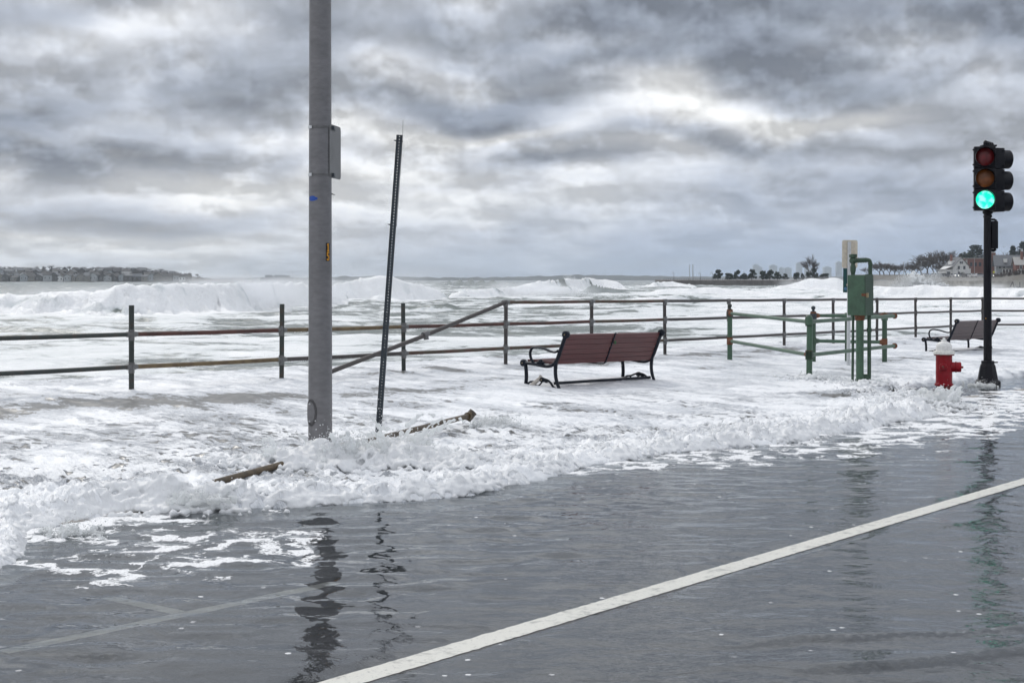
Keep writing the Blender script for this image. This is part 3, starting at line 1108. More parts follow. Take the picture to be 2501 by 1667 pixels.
green_dark = worn('green_door', (0.040, 0.078, 0.048), (0.025, 0.045, 0.03), 0.5, 0.0, 8, 0.7)
rust = worn('rust', (0.16, 0.06, 0.028), (0.06, 0.025, 0.015), 0.8, 0.0, 25, 0.7)
iron = worn('black_cast_iron', (0.008, 0.011, 0.019), (0.014, 0.016, 0.022), 0.42, 0.2, 14, 0.6, 0.25)
brass = principled('brass', (0.28, 0.22, 0.13), 0.5, 0.5)[0]
black_paint = worn('black_paint', (0.006, 0.006, 0.010), (0.013, 0.013, 0.017), 0.45, 0.0, 6, 0.5)
hydrant_red = worn('hydrant_red', (0.27, 0.006, 0.014), (0.17, 0.007, 0.012), 0.42, 0.0, 8, 0.7, 0.2)
hydrant_low = worn('hydrant_faded_red', (0.20, 0.035, 0.030), (0.10, 0.03, 0.025), 0.5, 0.0, 12, 0.8)
hydrant_white = worn('hydrant_white', (0.74, 0.73, 0.69), (0.40, 0.24, 0.10), 0.5, 0.0, 6, 0.6, 0.2, (0.60, 0.74))
white_dome = worn('hydrant_dome', (0.78, 0.77, 0.75), (0.62, 0.60, 0.56), 0.5, 0.0, 6, 0.5)
beige = worn('beige_sign', (0.62, 0.56, 0.46), (0.52, 0.46, 0.37), 0.6, 0.0, 4, 0.5)
teal_board = worn('green_board', (0.010, 0.070, 0.070), (0.008, 0.05, 0.055), 0.5)
yellow_paint = principled('yellow_marking', (0.80, 0.36, 0.02), 0.6)[0]
for _m in (black_paint, iron, dark_steel, hydrant_red):
    _m.node_tree.nodes['Principled BSDF'].inputs['Specular IOR Level'].default_value = 0.25
black_tag = principled('black_tag', (0.012, 0.011, 0.010), 0.6)[0]
blue_sticker = worn('blue_sticker', (0.012, 0.07, 0.36), (0.01, 0.05, 0.25), 0.5, scale=30)
driftwood = worn('driftwood', (0.52, 0.48, 0.43), (0.22, 0.18, 0.15), 0.8, 0.0, 14, 0.8, 0.5, stretch=(1, 1, 4))


def slat_mat(name, col, col2):
    m, t, b = principled(name, col, 0.5)
    co = t.node('ShaderNodeTexCoord').outputs['Object']
    g = t.noise(t.vm('MULTIPLY', co, (2.0, 60.0, 60.0)), 1.0, 5, 0.6)
    w = t.noise(co, 2.5, 4, 0.6)
    c = t.mix(t.smooth(g, 0.3, 0.7), col, col2)
    c = t.mix(t.m('MULTIPLY', t.smooth(w, 0.5, 0.75), 0.5), c, tuple(v * 0.6 for v in col))
    t.put(b.inputs['Base Color'], c)
    t.put(b.inputs['Normal'], t.bump(g, 0.25, 0.004))
    return m


slat_red = slat_mat('red_stained_slat', (0.118, 0.035, 0.034), (0.085, 0.027, 0.028))
slat_grey = slat_mat('weathered_slat', (0.115, 0.082, 0.080), (0.085, 0.062, 0.064))

# --- seaside railing -------------------------------------------------
XV = 3700 / 0.9404


def rail_post_xy(n):
    """posts stand every 2.44 m along the promenade edge"""
    Y0 = 24.3 * 2538 / 3398
    # same spacing as in the photograph: 1 / (vanishing point - x) grows evenly
    inv = 1 / 3398.0 + n * 3.32e-5
    x = (3700 - 1 / inv) / 0.9404
    Y = 24.3 * 2538 * inv
    return (x - 1250.5) / F * Y, Y


railing = thing('seaside_railing', 'long rusty pipe railing between promenade and sea, its top rail broken off at the left', 'railing')
posts = {}
for n in range(-3, 13):
    posts[n] = rail_post_xy(n)
px, py = posts[12]
for k in range(1, 4):      # the railing turns to the right at the far end
    posts[12 + k] = (px + 1.95 * k, py + 0.55 * k)


def rz_top(x, y, n):
    s, t = to_st(x, y)
    return float(tilt(s)) + 0.21 + (1.07 if n >= 3 else 1.06)


rail_mats = [rail_brown, rail_green, rail_rust, rail_red, rail_gold]
for n, (x, y) in posts.items():
    s, t = to_st(x, y)
    zb = float(tilt(s)) + 0.21
    lean = 0.012 * math.sin(n * 2.3)
    MB().tube([(x, y, zb - 0.28), (x + lean, y, zb + 1.07)], 0.034, 10).build('post', rail_green if n < 3 else rail_brown, railing, 40)


def rail_h(n):
    return (1.07, 0.70, 0.285) if n >= 3 else (None, 0.70, 0.285)


keys = sorted(posts)
for a, b in zip(keys[:-1], keys[1:]):
    for lvl, h in enumerate((1.07, 0.70, 0.285)):
        if lvl == 0 and a < 3:
            continue
        pa, pb = posts[a], posts[b]
        za = float(tilt(to_st(*pa)[0])) + 0.21 + h
        zb = float(tilt(to_st(*pb)[0])) + 0.21 + h
        if a < 0:
            mt = rail_green
        elif a == 0:
            mt = rail_red if lvl == 1 else rail_gold
        elif a == 1:
            mt = rail_gold if lvl == 1 else rail_brown
        elif a == 2:
            mt = rail_red if lvl == 1 else rail_rust
        elif a in (3, 4):
            mt = rail_red if lvl == 1 and a == 3 else rail_rust
        else:
            mt = rail_brown
        sag = -0.006
        MB().tube([(pa[0], pa[1], za), ((pa[0] + pb[0]) / 2, (pa[1] + pb[1]) / 2, (za + zb) / 2 + sag), (pb[0], pb[1], zb)],
                  0.029, 8).build('rail', mt, railing, 40)
ux, uy = Vector((UX, UY, 0)), Vector((-UY, UX, 0))
for n, (x, y) in posts.items():
    zb = float(tilt(to_st(x, y)[0])) + 0.21
    for lvl, h in enumerate((1.07, 0.70, 0.285)):
        if lvl == 0 and n < 3:
            continue
        c = Vector((x, y, zb + h))
        mb = MB()
        mb.tube([c - ux * 0.085, c - ux * 0.06, c + ux * 0.06, c + ux * 0.085], [0.031, 0.037, 0.037, 0.031], 8)
        mb.tube([c - Vector((0, 0, 0.08)), c + Vector((0, 0, 0.06 if lvl else 0.035))], 0.040, 8)
        mb.build('coupling', galv if n < 9 else rail_brown, railing, 40)
# the broken top rail hangs from its post down behind the lamp pole
pa = posts[3]
zt = float(tilt(to_st(*pa)[0])) + 0.21 + 1.07
A = Vector((pa[0], pa[1], zt))
B = at(772, 921, 19.6)
MB().tube([A + (A - B).normalized() * 0.02, A.lerp(B, 0.5) - Vector((0, 0, 0.02)), B], 0.033, 10).build('bent_rail', rail_brown, railing, 40)
c1 = A.lerp(B, 0.475)
dd = (B - A).normalized()
mb = MB()
mb.tube([c1 - dd * 0.07, c1 + dd * 0.07], 0.044, 10)
mb.tube([c1, c1 + Vector((0.012, 0, -0.09))], 0.042, 10)
mb.build('coupling', galv, railing, 40)

# --- lamp pole --------------------------------------------------------
LP = Vector((-1.665, 12.35, 0))
lamp = thing('lamp_pole', 'tall tapered grey metal lamp pole numbered 15, standing in the splash', 'lamp pole', LP)
prof = [(0.105, -0.25), (0.1035, 0.4), (0.101, 1.4), (0.098, 2.6), (0.0955, 3.6), (0.0935, 4.6), (0.088, 7.5), (0.001, 7.5)]
MB().lathe(prof, n=40).build('shaft', steel, lamp, 40)


def on_pole(ang, z, r=None):
    """point and outward normal on the shaft; ang from the camera side, + to the right"""
    rr_ = np.interp(z, [-.25, .4, 1.4, 2.6, 3.6, 4.6], [.105, .1035, .101, .098, .0955, .0935]) if r is None else r
    d_ = Vector((math.sin(ang), -math.cos(ang), 0))
    return d_ * float(rr_), d_


def pole_patch(a0, a1, z0, z1, lift, na=8, nz=4, thick=0.0):
    """curved plate hugging the shaft"""
    mb = MB()
    vs, fs = [], []
    for L in (lift, lift - max(thick, 0.004)):
        for i in range(nz + 1):
            zz_ = z0 + (z1 - z0) * i / nz
            for j in range(na + 1):
                a = a0 + (a1 - a0) * j / na
                p, d_ = on_pole(a, zz_)
                q = p + d_ * L
                vs.append((q.x, q.y, zz_))
    w = na + 1
    N = w * (nz + 1)
    for i in range(nz):
        for j in range(na):
            a = i * w + j
            fs.append((a, a + 1, a + w + 1, a + w))
            fs.append((N + a, N + a + w, N + a + w + 1, N + a + 1))
    border = [j for j in range(w)] + [i * w + na for i in range(1, nz + 1)] + [nz * w + j for j in range(na - 1, -1, -1)] + [i * w for i in range(nz - 1, 0, -1)]
    for i in range(len(border)):
        a, b = border[i], border[(i + 1) % len(border)]
        fs.append((a, N + a, N + b, b))
    return mb.add(vs, fs)


# hand-hole cover low on the left side, curved with the shaft
N_ = 36


def pole_oval(rings, cap, a_c=R(-44), z_c=0.455):
    """rings = (half width m, half height m, lift m)"""
    vs, fs = [], []
    for (hw_, hh_, lf) in rings:
        for i in range(N_):
            th = 2 * math.pi * i / N_
            zz_ = z_c + hh_ * math.sin(th)
            p_, d_ = on_pole(a_c + hw_ * math.cos(th) / 0.103, zz_)
            q_ = p_ + d_ * lf
            vs.append((q_.x, q_.y, zz_))
    k_ = len(rings)
    fs = [(i * N_ + j, i * N_ + (j + 1) % N_, (i + 1) * N_ + (j + 1) % N_, (i + 1) * N_ + j) for i in range(k_ - 1) for j in range(N_)]
    if cap:
        for j in range(N_ // 2 - 1):      # strips across so the lid keeps its curve
            a, b = (k_ - 1) * N_ + (N_ // 4 + j + 1) % N_, (k_ - 1) * N_ + (N_ // 4 + j) % N_
            c, d2 = (k_ - 1) * N_ + (N_ // 4 - j) % N_, (k_ - 1) * N_ + (N_ // 4 - j - 1) % N_
            fs.append((a, b, c, d2) if len({a, b, c, d2}) == 4 else tuple(dict.fromkeys((a, b, c, d2))))
    return MB().add(vs, fs)


dark_rim = worn('dull_rim', (0.085, 0.083, 0.085), (0.05, 0.05, 0.052), 0.55, 0.3, 10, 0.6)
hh = pole_oval([(0.066, 0.118, -0.004), (0.064, 0.116, 0.006), (0.059, 0.108, 0.009), (0.052, 0.098, 0.008), (0.050, 0.096, 0.002)], False).build('hand_hole_rim', dark_rim, lamp, 50)
pole_oval([(0.049, 0.093, -0.004), (0.049, 0.093, 0.006), (0.045, 0.087, 0.009)], True).build('hand_hole_cover', steel, lamp, 30)
for zz_ in (0.075, -0.075):
    p_, d_ = on_pole(R(-44), 0.455 + zz_)
    MB().tube([p_ + d_ * 0.008 + Vector((0, 0, 0.455 + zz_)), p_ + d_ * 0.02 + Vector((0, 0, 0.455 + zz_))], 0.007, 8).build('cover_bolt', bright_galv, hh, 40)
# steel bands with buckles
for zz_ in (2.918, 2.508):
    band = pole_patch(R(-180), R(180), zz_ - 0.009, zz_ + 0.009, 0.0035, 48, 1).build('band', galv, lamp, 40)
    pole_patch(R(-66), R(-36), zz_ - 0.013, zz_ + 0.013, 0.011, 3, 1).build('band_buckle', bright_galv, band)
# number tag: 1 over 5
tagp = pole_patch(R(36), R(59), 1.762, 1.918, 0.003, 4, 2).build('number_tag', black_tag, lamp)


def digit(rects, zc):
    mb_ = MB()
    A0, A1 = R(39), R(56.5)
    for (x0, y0, x1, y1) in rects:
        pm = pole_patch(A0 + (A1 - A0) * x0, A0 + (A1 - A0) * x1, zc + 0.070 * y0, zc + 0.070 * y1, 0.0055, 2, 1)
        mb_.add(pm.v, pm.f)
    return mb_


digit([(0.40, 0.0, 0.66, 1.0), (0.18, 0.0, 0.40, 0.14), (0.66, 0.0, 0.88, 0.14), (0.16, 0.76, 0.40, 0.90)], 1.843).build('digit_one', yellow_paint, tagp)
digit([(0.12, 0.86, 0.88, 1.0), (0.12, 0.52, 0.34, 0.86), (0.34, 0.50, 0.80, 0.64), (0.66, 0.14, 0.88, 0.50), (0.12, 0.0, 0.80, 0.14), (0.12, 0.14, 0.30, 0.26)], 1.767).build('digit_five', yellow_paint, tagp)
# blue sticker, torn at its edges
stk = MB()
outline = [(-60, 2.300), (-57, 2.312), (-52, 2.321), (-40, 2.323), (-30, 2.324), (-22, 2.320), (-15, 2.311), (-6, 2.308), (-8, 2.299), (-6, 2.290), (-14, 2.288), (-20, 2.282), (-33, 2.279), (-47, 2.280), (-55, 2.287)]
vs_ = []
for L in (0.003, -0.002):
    for (a, zz_) in outline:
        p, d_ = on_pole(R(a), zz_)
        q = p + d_ * L
        vs_.append((q.x, q.y, zz_))
n_ = len(outline)
# fan strips so the sticker follows the curve
fs_ = []
lo_i, hi_i = 0, n_ - 1
top = [0, 1, 2, 3, 4, 5, 6, 7]
bot = [0, 14, 13, 12, 11, 10, 9, 8]
for i in range(7):
    fs_.append((top[i], top[i + 1], bot[i + 1], bot[i]) if i else (top[0], top[1], bot[1]))
fs_.append((7, 8, 9))
fs_ = [f for f in fs_ if len(set(f)) == len(f)]
fs_ += [(i, n_ + i, n_ + (i + 1) % n_, (i + 1) % n_) for i in range(n_)]
stk.add(vs_, fs_)
stk.build('sticker', blue_sticker, lamp)
p, d_ = on_pole(R(88), 2.342)
MB().tube([p + Vector((0, 0, 2.345)), p + Vector((0.030, 0, 2.335))], [0.006, 0.002], 6).build('stray_bolt', dark_steel, lamp)
# steel sign seen from behind, almost edge-on, strapped to the pole
SG = LP + Vector((0.092, 0.10, 2.715))
sgn = thing('parking_sign', 'blank grey sign back seen edge-on, strapped to the tall lamp pole', 'sign', SG)
pts_ = []
W2, H2, rc = 0.155, 0.232, 0.035
for (cx, cz, a0) in ((W2 - rc, H2 - rc, 0), (-W2 + rc, H2 - rc, 90), (-W2 + rc, -H2 + rc, 180), (W2 - rc, -H2 + rc, 270)):
    for k in range(6):
        a = R(a0 + 90 * k / 5)
        pts_.append((cx + rc * math.cos(a), cz + rc * math.sin(a)))
Ms = Matrix.Rotation(R(-72), 4, 'Z') @ Matrix.Translation((-0.03, 0.0, 0)) @ Matrix.Rotation(R(90), 4, 'Z')
Ms = Matrix.Rotation(R(16), 4, 'Z') @ Matrix.Translation((0.012, -0.055, 0))
# panel lies in a plane turned almost along the line of sight
pan = MB()
pan.prism([(a, b) for a, b in pts_], -0.002, 0.002, Matrix.Rotation(R(-11), 4, 'Z') @ Matrix.Translation((0.026, 0.0, 0)))
pan.build('sign_panel', sign_back, sgn, 30)
for zz_ in (0.203, -0.207):
    MB().box((-0.02, -0.11, zz_ - 0.016), (0.030, -0.02, zz_ + 0.016)).build('bracket', dark_steel, sgn)

# --- leaning perforated post without its sign -------------------------


def perforated_post(parent, length, w, pitch, mat, name='post', mat_hole=None):
    """square tube, punched on its front and back faces: octagonal holes with real edges"""
    hw = w / 2
    mb_ = MB()
    n = int(length / pitch)
    r = w * 0.12
    for side in (-1, 1):
        y = side * hw
        for i in range(n):
            z0, z1 = i * pitch, (i + 1) * pitch
            zc = (z0 + z1) / 2
            outer = [(hw, z0), (hw, z1), (-hw, z1), (-hw, z0)]
            ring = [(r * math.cos(R(45 * k + 22.5)), zc + r * math.sin(R(45 * k + 22.5))) for k in range(8)]
            o = [(hw, zc - (zc - z0) * 0), ]
            corners = [(hw, zc), (hw, z1), (0, z1), (-hw, z1), (-hw, zc), (-hw, z0), (0, z0), (hw, z0)]
            ring = [(r * math.cos(R(45 * k)), zc + r * math.sin(R(45 * k))) for k in range(8)]
            vs = [(a, y, b) for a, b in corners] + [(a, y, b) for a, b in ring] + [(a, y - side * 0.004, b) for a, b in ring]
            fs = []
            for k in range(8):
                j = (k + 1) % 8
                fs.append((k, j, 8 + j, 8 + k))
                fs.append((8 + k, 8 + j, 16 + j, 16 + k))
            mb_.add(vs, fs)
    L = n * pitch
    for sx in (-1, 1):
        mb_.box((sx * hw - (0.003 if sx > 0 else 0), -hw + 0.0005, 0), (sx * hw + (0 if sx > 0 else 0.003), hw - 0.0005, L))
    return mb_.build(name, mat, parent)


PB = at(922, 1085, 13.9)
top = at(978.5, 328, 13.9)
ax = (top - PB)
lean_post = thing('leaning_sign_post', 'leaning bare perforated steel sign post beside the lamp pole', 'sign post', PB)
lean_post.rotation_euler = (R(2.0), math.atan2(ax.x, ax.z), R(0))
perforated_post(lean_post, ax.length, 0.056, 0.0285, dark_steel)
for zz_ in (0.0085, 0.235):
    MB().tube([(-0.055, 0, ax.length - 0.04 - zz_ * 3.6), (-0.02, 0, ax.length - 0.045 - zz_ * 3.6)], [0.003, 0.010], 6).build('bolt', dark_steel, lean_post)
    MB().tube([(0.02, 0, ax.length - 0.045 - zz_ * 3.6), (0.036, 0, ax.length - 0.045 - zz_ * 3.6)], [0.010, 0.006], 6).build('bolt', dark_steel, lean_post)
MB().tube([(0.033, 0.01, ax.length - 0.9), (0.034, 0.0, ax.length - 0.4), (0.030, 0, ax.length - 0.02), (0.026, 0, ax.length + 0.06), (0.022, 0, ax.length + 0.13)], 0.0018, 5).build('wire', dark_steel, lean_post)

# --- fallen rail on the promenade -------------------------------------
fall = thing('fallen_rail', 'broken brown pipe rail lying on the foamy promenade behind the lamp pole', 'pipe', at(800, 1108, 12.6))
o0 = Vector(fall.location)
e1, e2 = at(1146, 1030, 14.9) - o0, at(510, 1182, 10.6) - o0
e1.z += 0.065
e2.z += 0.0
MB().tube([e2, e2.lerp(e1, 0.5) + Vector((0, 0, 0.01)), e1], 0.028, 12).build('pipe', pipe_brown, fall, 40)
dv = (e1 - e2).normalized()
sd = dv.cross(Vector((0, 0, 1))).normalized()
upv = (Vector((0, 0, 1)) * 0.75 + sd * 0.5 + dv * 0.5).normalized()
mb = MB()
mb.tube([e1 - dv * 0.05, e1 + dv * 0.035], 0.042, 12)
mb.build('collar', pipe_brown, fall, 40)
c_ = e1 + dv * 0.02
tee = MB()
tee.tube([c_ - upv * 0.05, c_ + upv * 0.055], 0.044, 14, caps=False)
tee.tube([c_ + upv * 0.055, c_ + upv * 0.0551, c_ - upv * 0.02], [0.044, 0.033, 0.033], 14, caps=False)
tee.build('coupling', worn('dark_coupling', (0.07, 0.055, 0.04), (0.03, 0.025, 0.02), 0.5), fall, 40)

# --- benches ----------------------------------------------------------
L_BENCH = 2.36


def smooth_path(pts, k=6):
    """Catmull-Rom through points"""
    P_ = [Vector(p) for p in pts]
    P_ = [P_[0] * 2 - P_[1]] + P_ + [P_[-1] * 2 - P_[-2]]
    out = []
    for i in range(1, len(P_) - 2):
        for j in range(k):
            t_ = j / k
            a, b, c, d_ = P_[i - 1], P_[i], P_[i + 1], P_[i + 2]
            out.append(0.5 * ((2 * b) + (c - a) * t_ + (2 * a - 5 * b + 4 * c - d_) * t_ * t_ + (3 * b - a - 3 * c + d_) * t_ ** 3))
    out.append(P_[-2])
    return out


BACK = [(0.035, 0.375), (0.0, 0.45), (-0.045, 0.56), (-0.09, 0.67), (-0.145, 0.80)]   # slat plane (y, z)


def bench(name, label, loc, rz, slat, greys=None, tl=0.0):
    b = thing(name, label, 'bench', loc, rz)
    b.rotation_euler = (0, tl, rz)
    X = Vector((1, 0, 0))
    for e, x in enumerate((0.0, L_BENCH)):
        fr = MB()
        # back upright with rear leg, seat rail, front leg
        fr.tube(smooth_path([(x, -0.165, 0.79), (x, -0.115, 0.67), (x, -0.065, 0.55), (x, -0.015, 0.44), (x, 0.045, 0.375), (x, 0.13, 0.345), (x, 0.24, 0.345), (x, 0.40, 0.365), (x, 0.58, 0.375)]),
                0.026, 8, flat=(X, 1.25))
        fr.tube(smooth_path([(x, 0.0, 0.43), (x, 0.012, 0.33), (x, 0.01, 0.22), (x, -0.02, 0.11), (x, -0.085, -0.02)]), [0.026] * 8 + [0.024] * 9 + [0.022] * 8, 8, flat=(X, 1.2))
        fr.tube(smooth_path([(x, 0.565, 0.36), (x, 0.548, 0.24), (x, 0.548, 0.12), (x, 0.575, -0.02)]), 0.025, 8, flat=(X, 1.2))
        for (cy_, cz_, r_) in ((-0.170, 0.795, 0.054), (0.598, 0.372, 0.050)):
            fr.lathe([(0.02, -0.036), (r_ - 0.008, -0.034), (r_, -0.026), (r_, 0.026), (r_ - 0.008, 0.034), (0.02, 0.036)], n=22,
                     M=Matrix.Translation((x, cy_, cz_)) @ Matrix.Rotation(R(90), 4, 'Y'))
        f = fr.build('end_frame', iron, b, 50)
        for (cy_, cz_) in ((-0.170, 0.795), (0.598, 0.372), (0.24, 0.145)):
            bo = MB()
            xo = x - 0.037 if e == 0 else x + 0.037
            bo.lathe([(0.010, -0.003), (0.010, 0.003), (0.004, 0.005)], n=10, M=Matrix.Translation((xo, cy_, cz_)) @ Matrix.Rotation(R(-90 if e == 0 else 90), 4, 'Y'))
            bo.build('bolt', brass, f, 40)
        ar = MB()
        ar.tube(smooth_path([(x, -0.03, 0.565), (x, 0.02, 0.545), (x, 0.09, 0.550), (x, 0.22, 0.585), (x, 0.36, 0.605), (x, 0.44, 0.588), (x, 0.478, 0.53), (x, 0.470, 0.46), (x, 0.435, 0.40), (x, 0.40, 0.37)]), 0.0165, 8, flat=(X, 1.5))
        ar.ball((x, 0.285, 0.405), 0.030, 8, (1, 1.1, 1.1))
        ar.ball((x, 0.245, 0.385), 0.024, 8, (1, 1.4, 0.8))
        ar.ball((x, 0.325, 0.387), 0.024, 8, (1, 1.4, 0.8))
        ar.build('armrest', iron, b, 50)
        sc_ = MB()
        sc_.tube(smooth_path([(x, 0.545, 0.06), (x, 0.47, 0.105), (x, 0.40, 0.115), (x, 0.33, 0.14), (x, 0.25, 0.158), (x, 0.16, 0.145), (x, 0.10, 0.11), (x, 0.045, 0.05), (x, -0.04, 0.015)]), 0.015, 8, flat=(X, 1.3))
        sc_.ball((x, 0.25, 0.145), 0.040, 8, (0.6, 1.5, 0.9))
        sc_.ball((x, 0.18, 0.125), 0.026, 8, (0.6, 1.5, 0.8))
        sc_.tube(smooth_path([(x, 0.42, 0.11), (x, 0.36, 0.06), (x, 0.30, 0.07), (x, 0.25, 0.12)]), 0.011, 6)
        sc_.build('scroll', iron, b, 50)
    # back slats: flat boards following the curve
    nb = 6
    dist = [0.0]
    bp = [Vector((0, a, z_)) for a, z_ in BACK]
    for i in range(1, len(bp)):
        dist.append(dist[-1] + (bp[i] - bp[i - 1]).length)
    tot = dist[-1]

    def on_back(u):
        u = u * tot
        for i in range(1, len(bp)):
            if u <= dist[i] or i == len(bp) - 1:
                return bp[i - 1].lerp(bp[i], (u - dist[i - 1]) / (dist[i] - dist[i - 1]))
    for k in range(nb):
        a, c = on_back((k + 0.045) / nb), on_back((k + 0.955) / nb)
        nrm = Vector((1, 0, 0)).cross(c - a).normalized() * 0.015
        jig = Vector((0, random.uniform(-0.003, 0.003), 0))
        poly = [a - nrm + jig, c - nrm + jig, c + nrm + jig, a + nrm + jig]
        MB().prism([(p.y, p.z) for p in poly], 0.03, L_BENCH - 0.03).build('slat', slat, b)
    for k in range(5):
        y0 = 0.075 + k * 0.098
        zc = 0.372 + 0.006 * k
        MB().box((0.03, y0, zc), (L_BENCH - 0.03, y0 + 0.085, zc + 0.028)).build('slat', slat, b)
    xm = L_BENCH * 0.5
    stp = MB()
    stp.tube(smooth_path([(xm, -0.165, 0.80), (xm, -0.112, 0.67), (xm, -0.065, 0.56), (xm, -0.02, 0.45), (xm, 0.02, 0.375), (xm, 0.07, 0.35), (xm, 0.3, 0.353), (xm, 0.56, 0.37)]), 0.010, 6, flat=(X, 1.5))
    for k in range(7):
        p_ = on_back(k / 6)
        stp.ball((xm, p_.y - 0.022, p_.z), 0.014, 5, (2.2, 1, 0.8))
    stp.build('centre_strap', iron, b, 50)
    MB().box((0.0, -0.01, 0.085), (L_BENCH, 0.012, 0.125), Matrix.Translation((0, 0.03, 0))).build('stretcher', iron, b)
    return b


RZ = math.atan2(UY, UX)
b1 = at(1330, 950, 20.05)
bench1 = bench('park_bench', 'red-brown slatted bench with black iron ends, nearest the camera', (0.62, 20.05, 0.035), RZ, slat_red, tl=0.016)
sp = MB()
sp.lathe([(0.003, 0.0), (0.026, 0.004), (0.03, 0.012), (0.018, 0.02), (0.003, 0.022)], n=8, M=Matrix.Translation((L_BENCH * 0.5 + 0.03, -0.13, 0.665)) @ Matrix.Rotation(R(90), 4, 'X'))
sp.build('seaweed_scrap', worn('seaweed', (0.02, 0.075, 0.02), (0.01, 0.03, 0.01), 0.5), bench1)
bench2 = bench('park_bench', 'grey-brown slatted bench with black iron ends behind the fire hydrant', (9.72, 31.6, -0.115), RZ, slat_grey, tl=0.010)

dw = MB()
dp = [(0, 0, 0), (0.05, 0.01, 0.05), (0.11, 0.0, 0.10), (0.15, 0.015, 0.125)]
dw.tube([Vector(p) * 1.0 for p in dp], [0.035, 0.03, 0.027, 0.031], 9)
dw.tube([(0.11, 0, 0.10), (0.125, -0.01, 0.155)], [0.018, 0.012], 7)
drift = dw.build('driftwood', driftwood, None, 60)
drift.location = at(1298, 942, 20.25)
tag(drift, 'pale broken piece of driftwood under the red-brown bench', 'driftwood')

# --- green pipe barrier ----------------------------------------------
bar = thing('pipe_barrier', 'green painted pipe barrier round the utility box', 'barrier', (5.5, 25.5, 0))
O_ = Vector(bar.location)
p1, p2 = Vector((4.15, 27.1, 0)), Vector((4.76, 22.8, 0))
p6, p3 = Vector((5.72, 27.0, 0)), Vector((7.23, 27.6, 0))
p7 = Vector((6.42, 27.3, 0))
endr = Vector((6.86, 25.5, 0))


def gz(p):
    return ground_z(p.x, p.y)


def bpost(p, h, finial, mat=green_paint, r=0.048):
    b_ = gz(p)
    MB().tube([(p.x - O_.x, p.y - O_.y, b_ - 0.25), (p.x - O_.x + (0.015 if p is p2 else 0), p.y - O_.y, b_ + h)], r, 14).build('post', mat, bar, 40)
    c = Vector((p.x - O_.x, p.y - O_.y, b_ + h))
    mb_ = MB()
    if finial:
        mb_.lathe([(0.060, -0.10), (0.066, -0.09), (0.066, 0.0), (0.056, 0.012), (0.050, 0.045), (0.028, 0.06), (0.022, 0.075), (0.036, 0.095), (0.042, 0.115), (0.036, 0.138), (0.018, 0.150), (0.004, 0.153)], c=c, n=16)
        mb_.build('finial', dark_steel if p is p6 else rail_green, bar, 50)
    else:
        mb_.lathe([(0.058, -0.10), (0.064, -0.09), (0.066, -0.02), (0.060, 0.02), (0.042, 0.05), (0.015, 0.062), (0.002, 0.064)], c=c, n=16)
        mb_.build('cap', green_paint, bar, 60)


bpost(p1, 0.93, True)
bpost(p2, 0.98, False)
bpost(p6, 0.93, True, green_dark)
bpost(p3, 0.92, False, green_dark)
bpost(p7, 0.90, False, green_dark, 0.03)


def brail(a, b, ha, hb, ends=(True, True), mat=green_paint, r=0.032):
    A_ = Vector((a.x, a.y, gz(a) + ha)) - O_
    B_ = Vector((b.x, b.y, gz(b) + hb)) - O_
    MB().tube([A_, B_], r, 12).build('rail', mat, bar, 40)
    d_ = (B_ - A_).normalized()
    for P_, on, s_ in ((A_, ends[0], 1), (B_, ends[1], -1)):
        if on:
            mb_ = MB()
            mb_.tube([P_ + d_ * s_ * 0.03, P_ + d_ * s_ * 0.075, P_ + d_ * s_ * 0.13], [0.052, 0.050, 0.038], 12)
            mb_.tube([P_ - Vector((0, 0, 0.07)), P_ + Vector((0, 0, 0.07))], 0.058, 12)
            mb_.build('fitting', rust if random.random() < 0.6 else green_dark, bar, 40)


brail(p1, p2, 0.90, 0.93)
brail(p1, p2, 0.375, 0.40)
brail(p2, endr, 0.93, 0.975, (True, False))
brail(p2, endr, 0.395, 0.44, (True, False))
brail(p6, p3, 0.90, 0.90, (True, True))
brail(p6, p3, 0.42, 0.40, (True, True))
for h_ in (0.975, 0.44):
    c = Vector((endr.x, endr.y, gz(endr) + h_)) - O_
    MB().ball(c, 0.052, 10).build('end_ball', rust, bar, 60)

# --- utility box on its pipe ------------------------------------------
UB = Vector((5.32, 21.75, 0))
ub = thing('utility_box', 'green utility box on a thick pipe with a bent vent pipe on top', 'utility box', UB)
zb = ground_z(UB.x, UB.y)
RB = Matrix.Rotation(R(-40), 4, 'Z')
MB().tube([(0, 0, zb - 0.2), (0, 0, 1.06)], 0.058, 20).build('post', green_paint, ub, 40)
ft = MB()
ft.lathe([(0.13, -0.22), (0.125, -0.02), (0.105, 0.03), (0.075, 0.075), (0.068, 0.115), (0.060, 0.12)], c=(0, 0, zb), n=18)
ft.prism([(-0.012, -0.02), (0.012, -0.02), (0.012, 0.16), (-0.012, 0.16)], 0.05, 0.13)
ft.build('foot', green_dark, ub, 40)
ft = MB()
ft.lathe([(0.06, 0.98), (0.072, 0.985), (0.072, 1.03), (0.085, 1.045), (0.085, 1.056)], n=18)
ft.build('flange', rust, ub, 40)


def bev_box(mb_, lo, hi, bv, M=None):
    bm = bmesh.new()
    bmesh.ops.create_cube(bm, size=1.0)
    for v in bm.verts:
        v.co = Vector([(lo[i] + hi[i]) / 2 + v.co[i] * (hi[i] - lo[i]) for i in range(3)])
    bmesh.ops.bevel(bm, geom=list(bm.edges), offset=bv, segments=2, affect='EDGES', profile=0.6)
    bm.verts.ensure_lookup_table()
    bm.verts.index_update()
    vs = [M @ v.co if M is not None else v.co.copy() for v in bm.verts]
    fs = [[v.index for v in f.verts] for f in bm.faces]
    bm.free()
    return mb_.add(vs, fs)


BM_ = RB
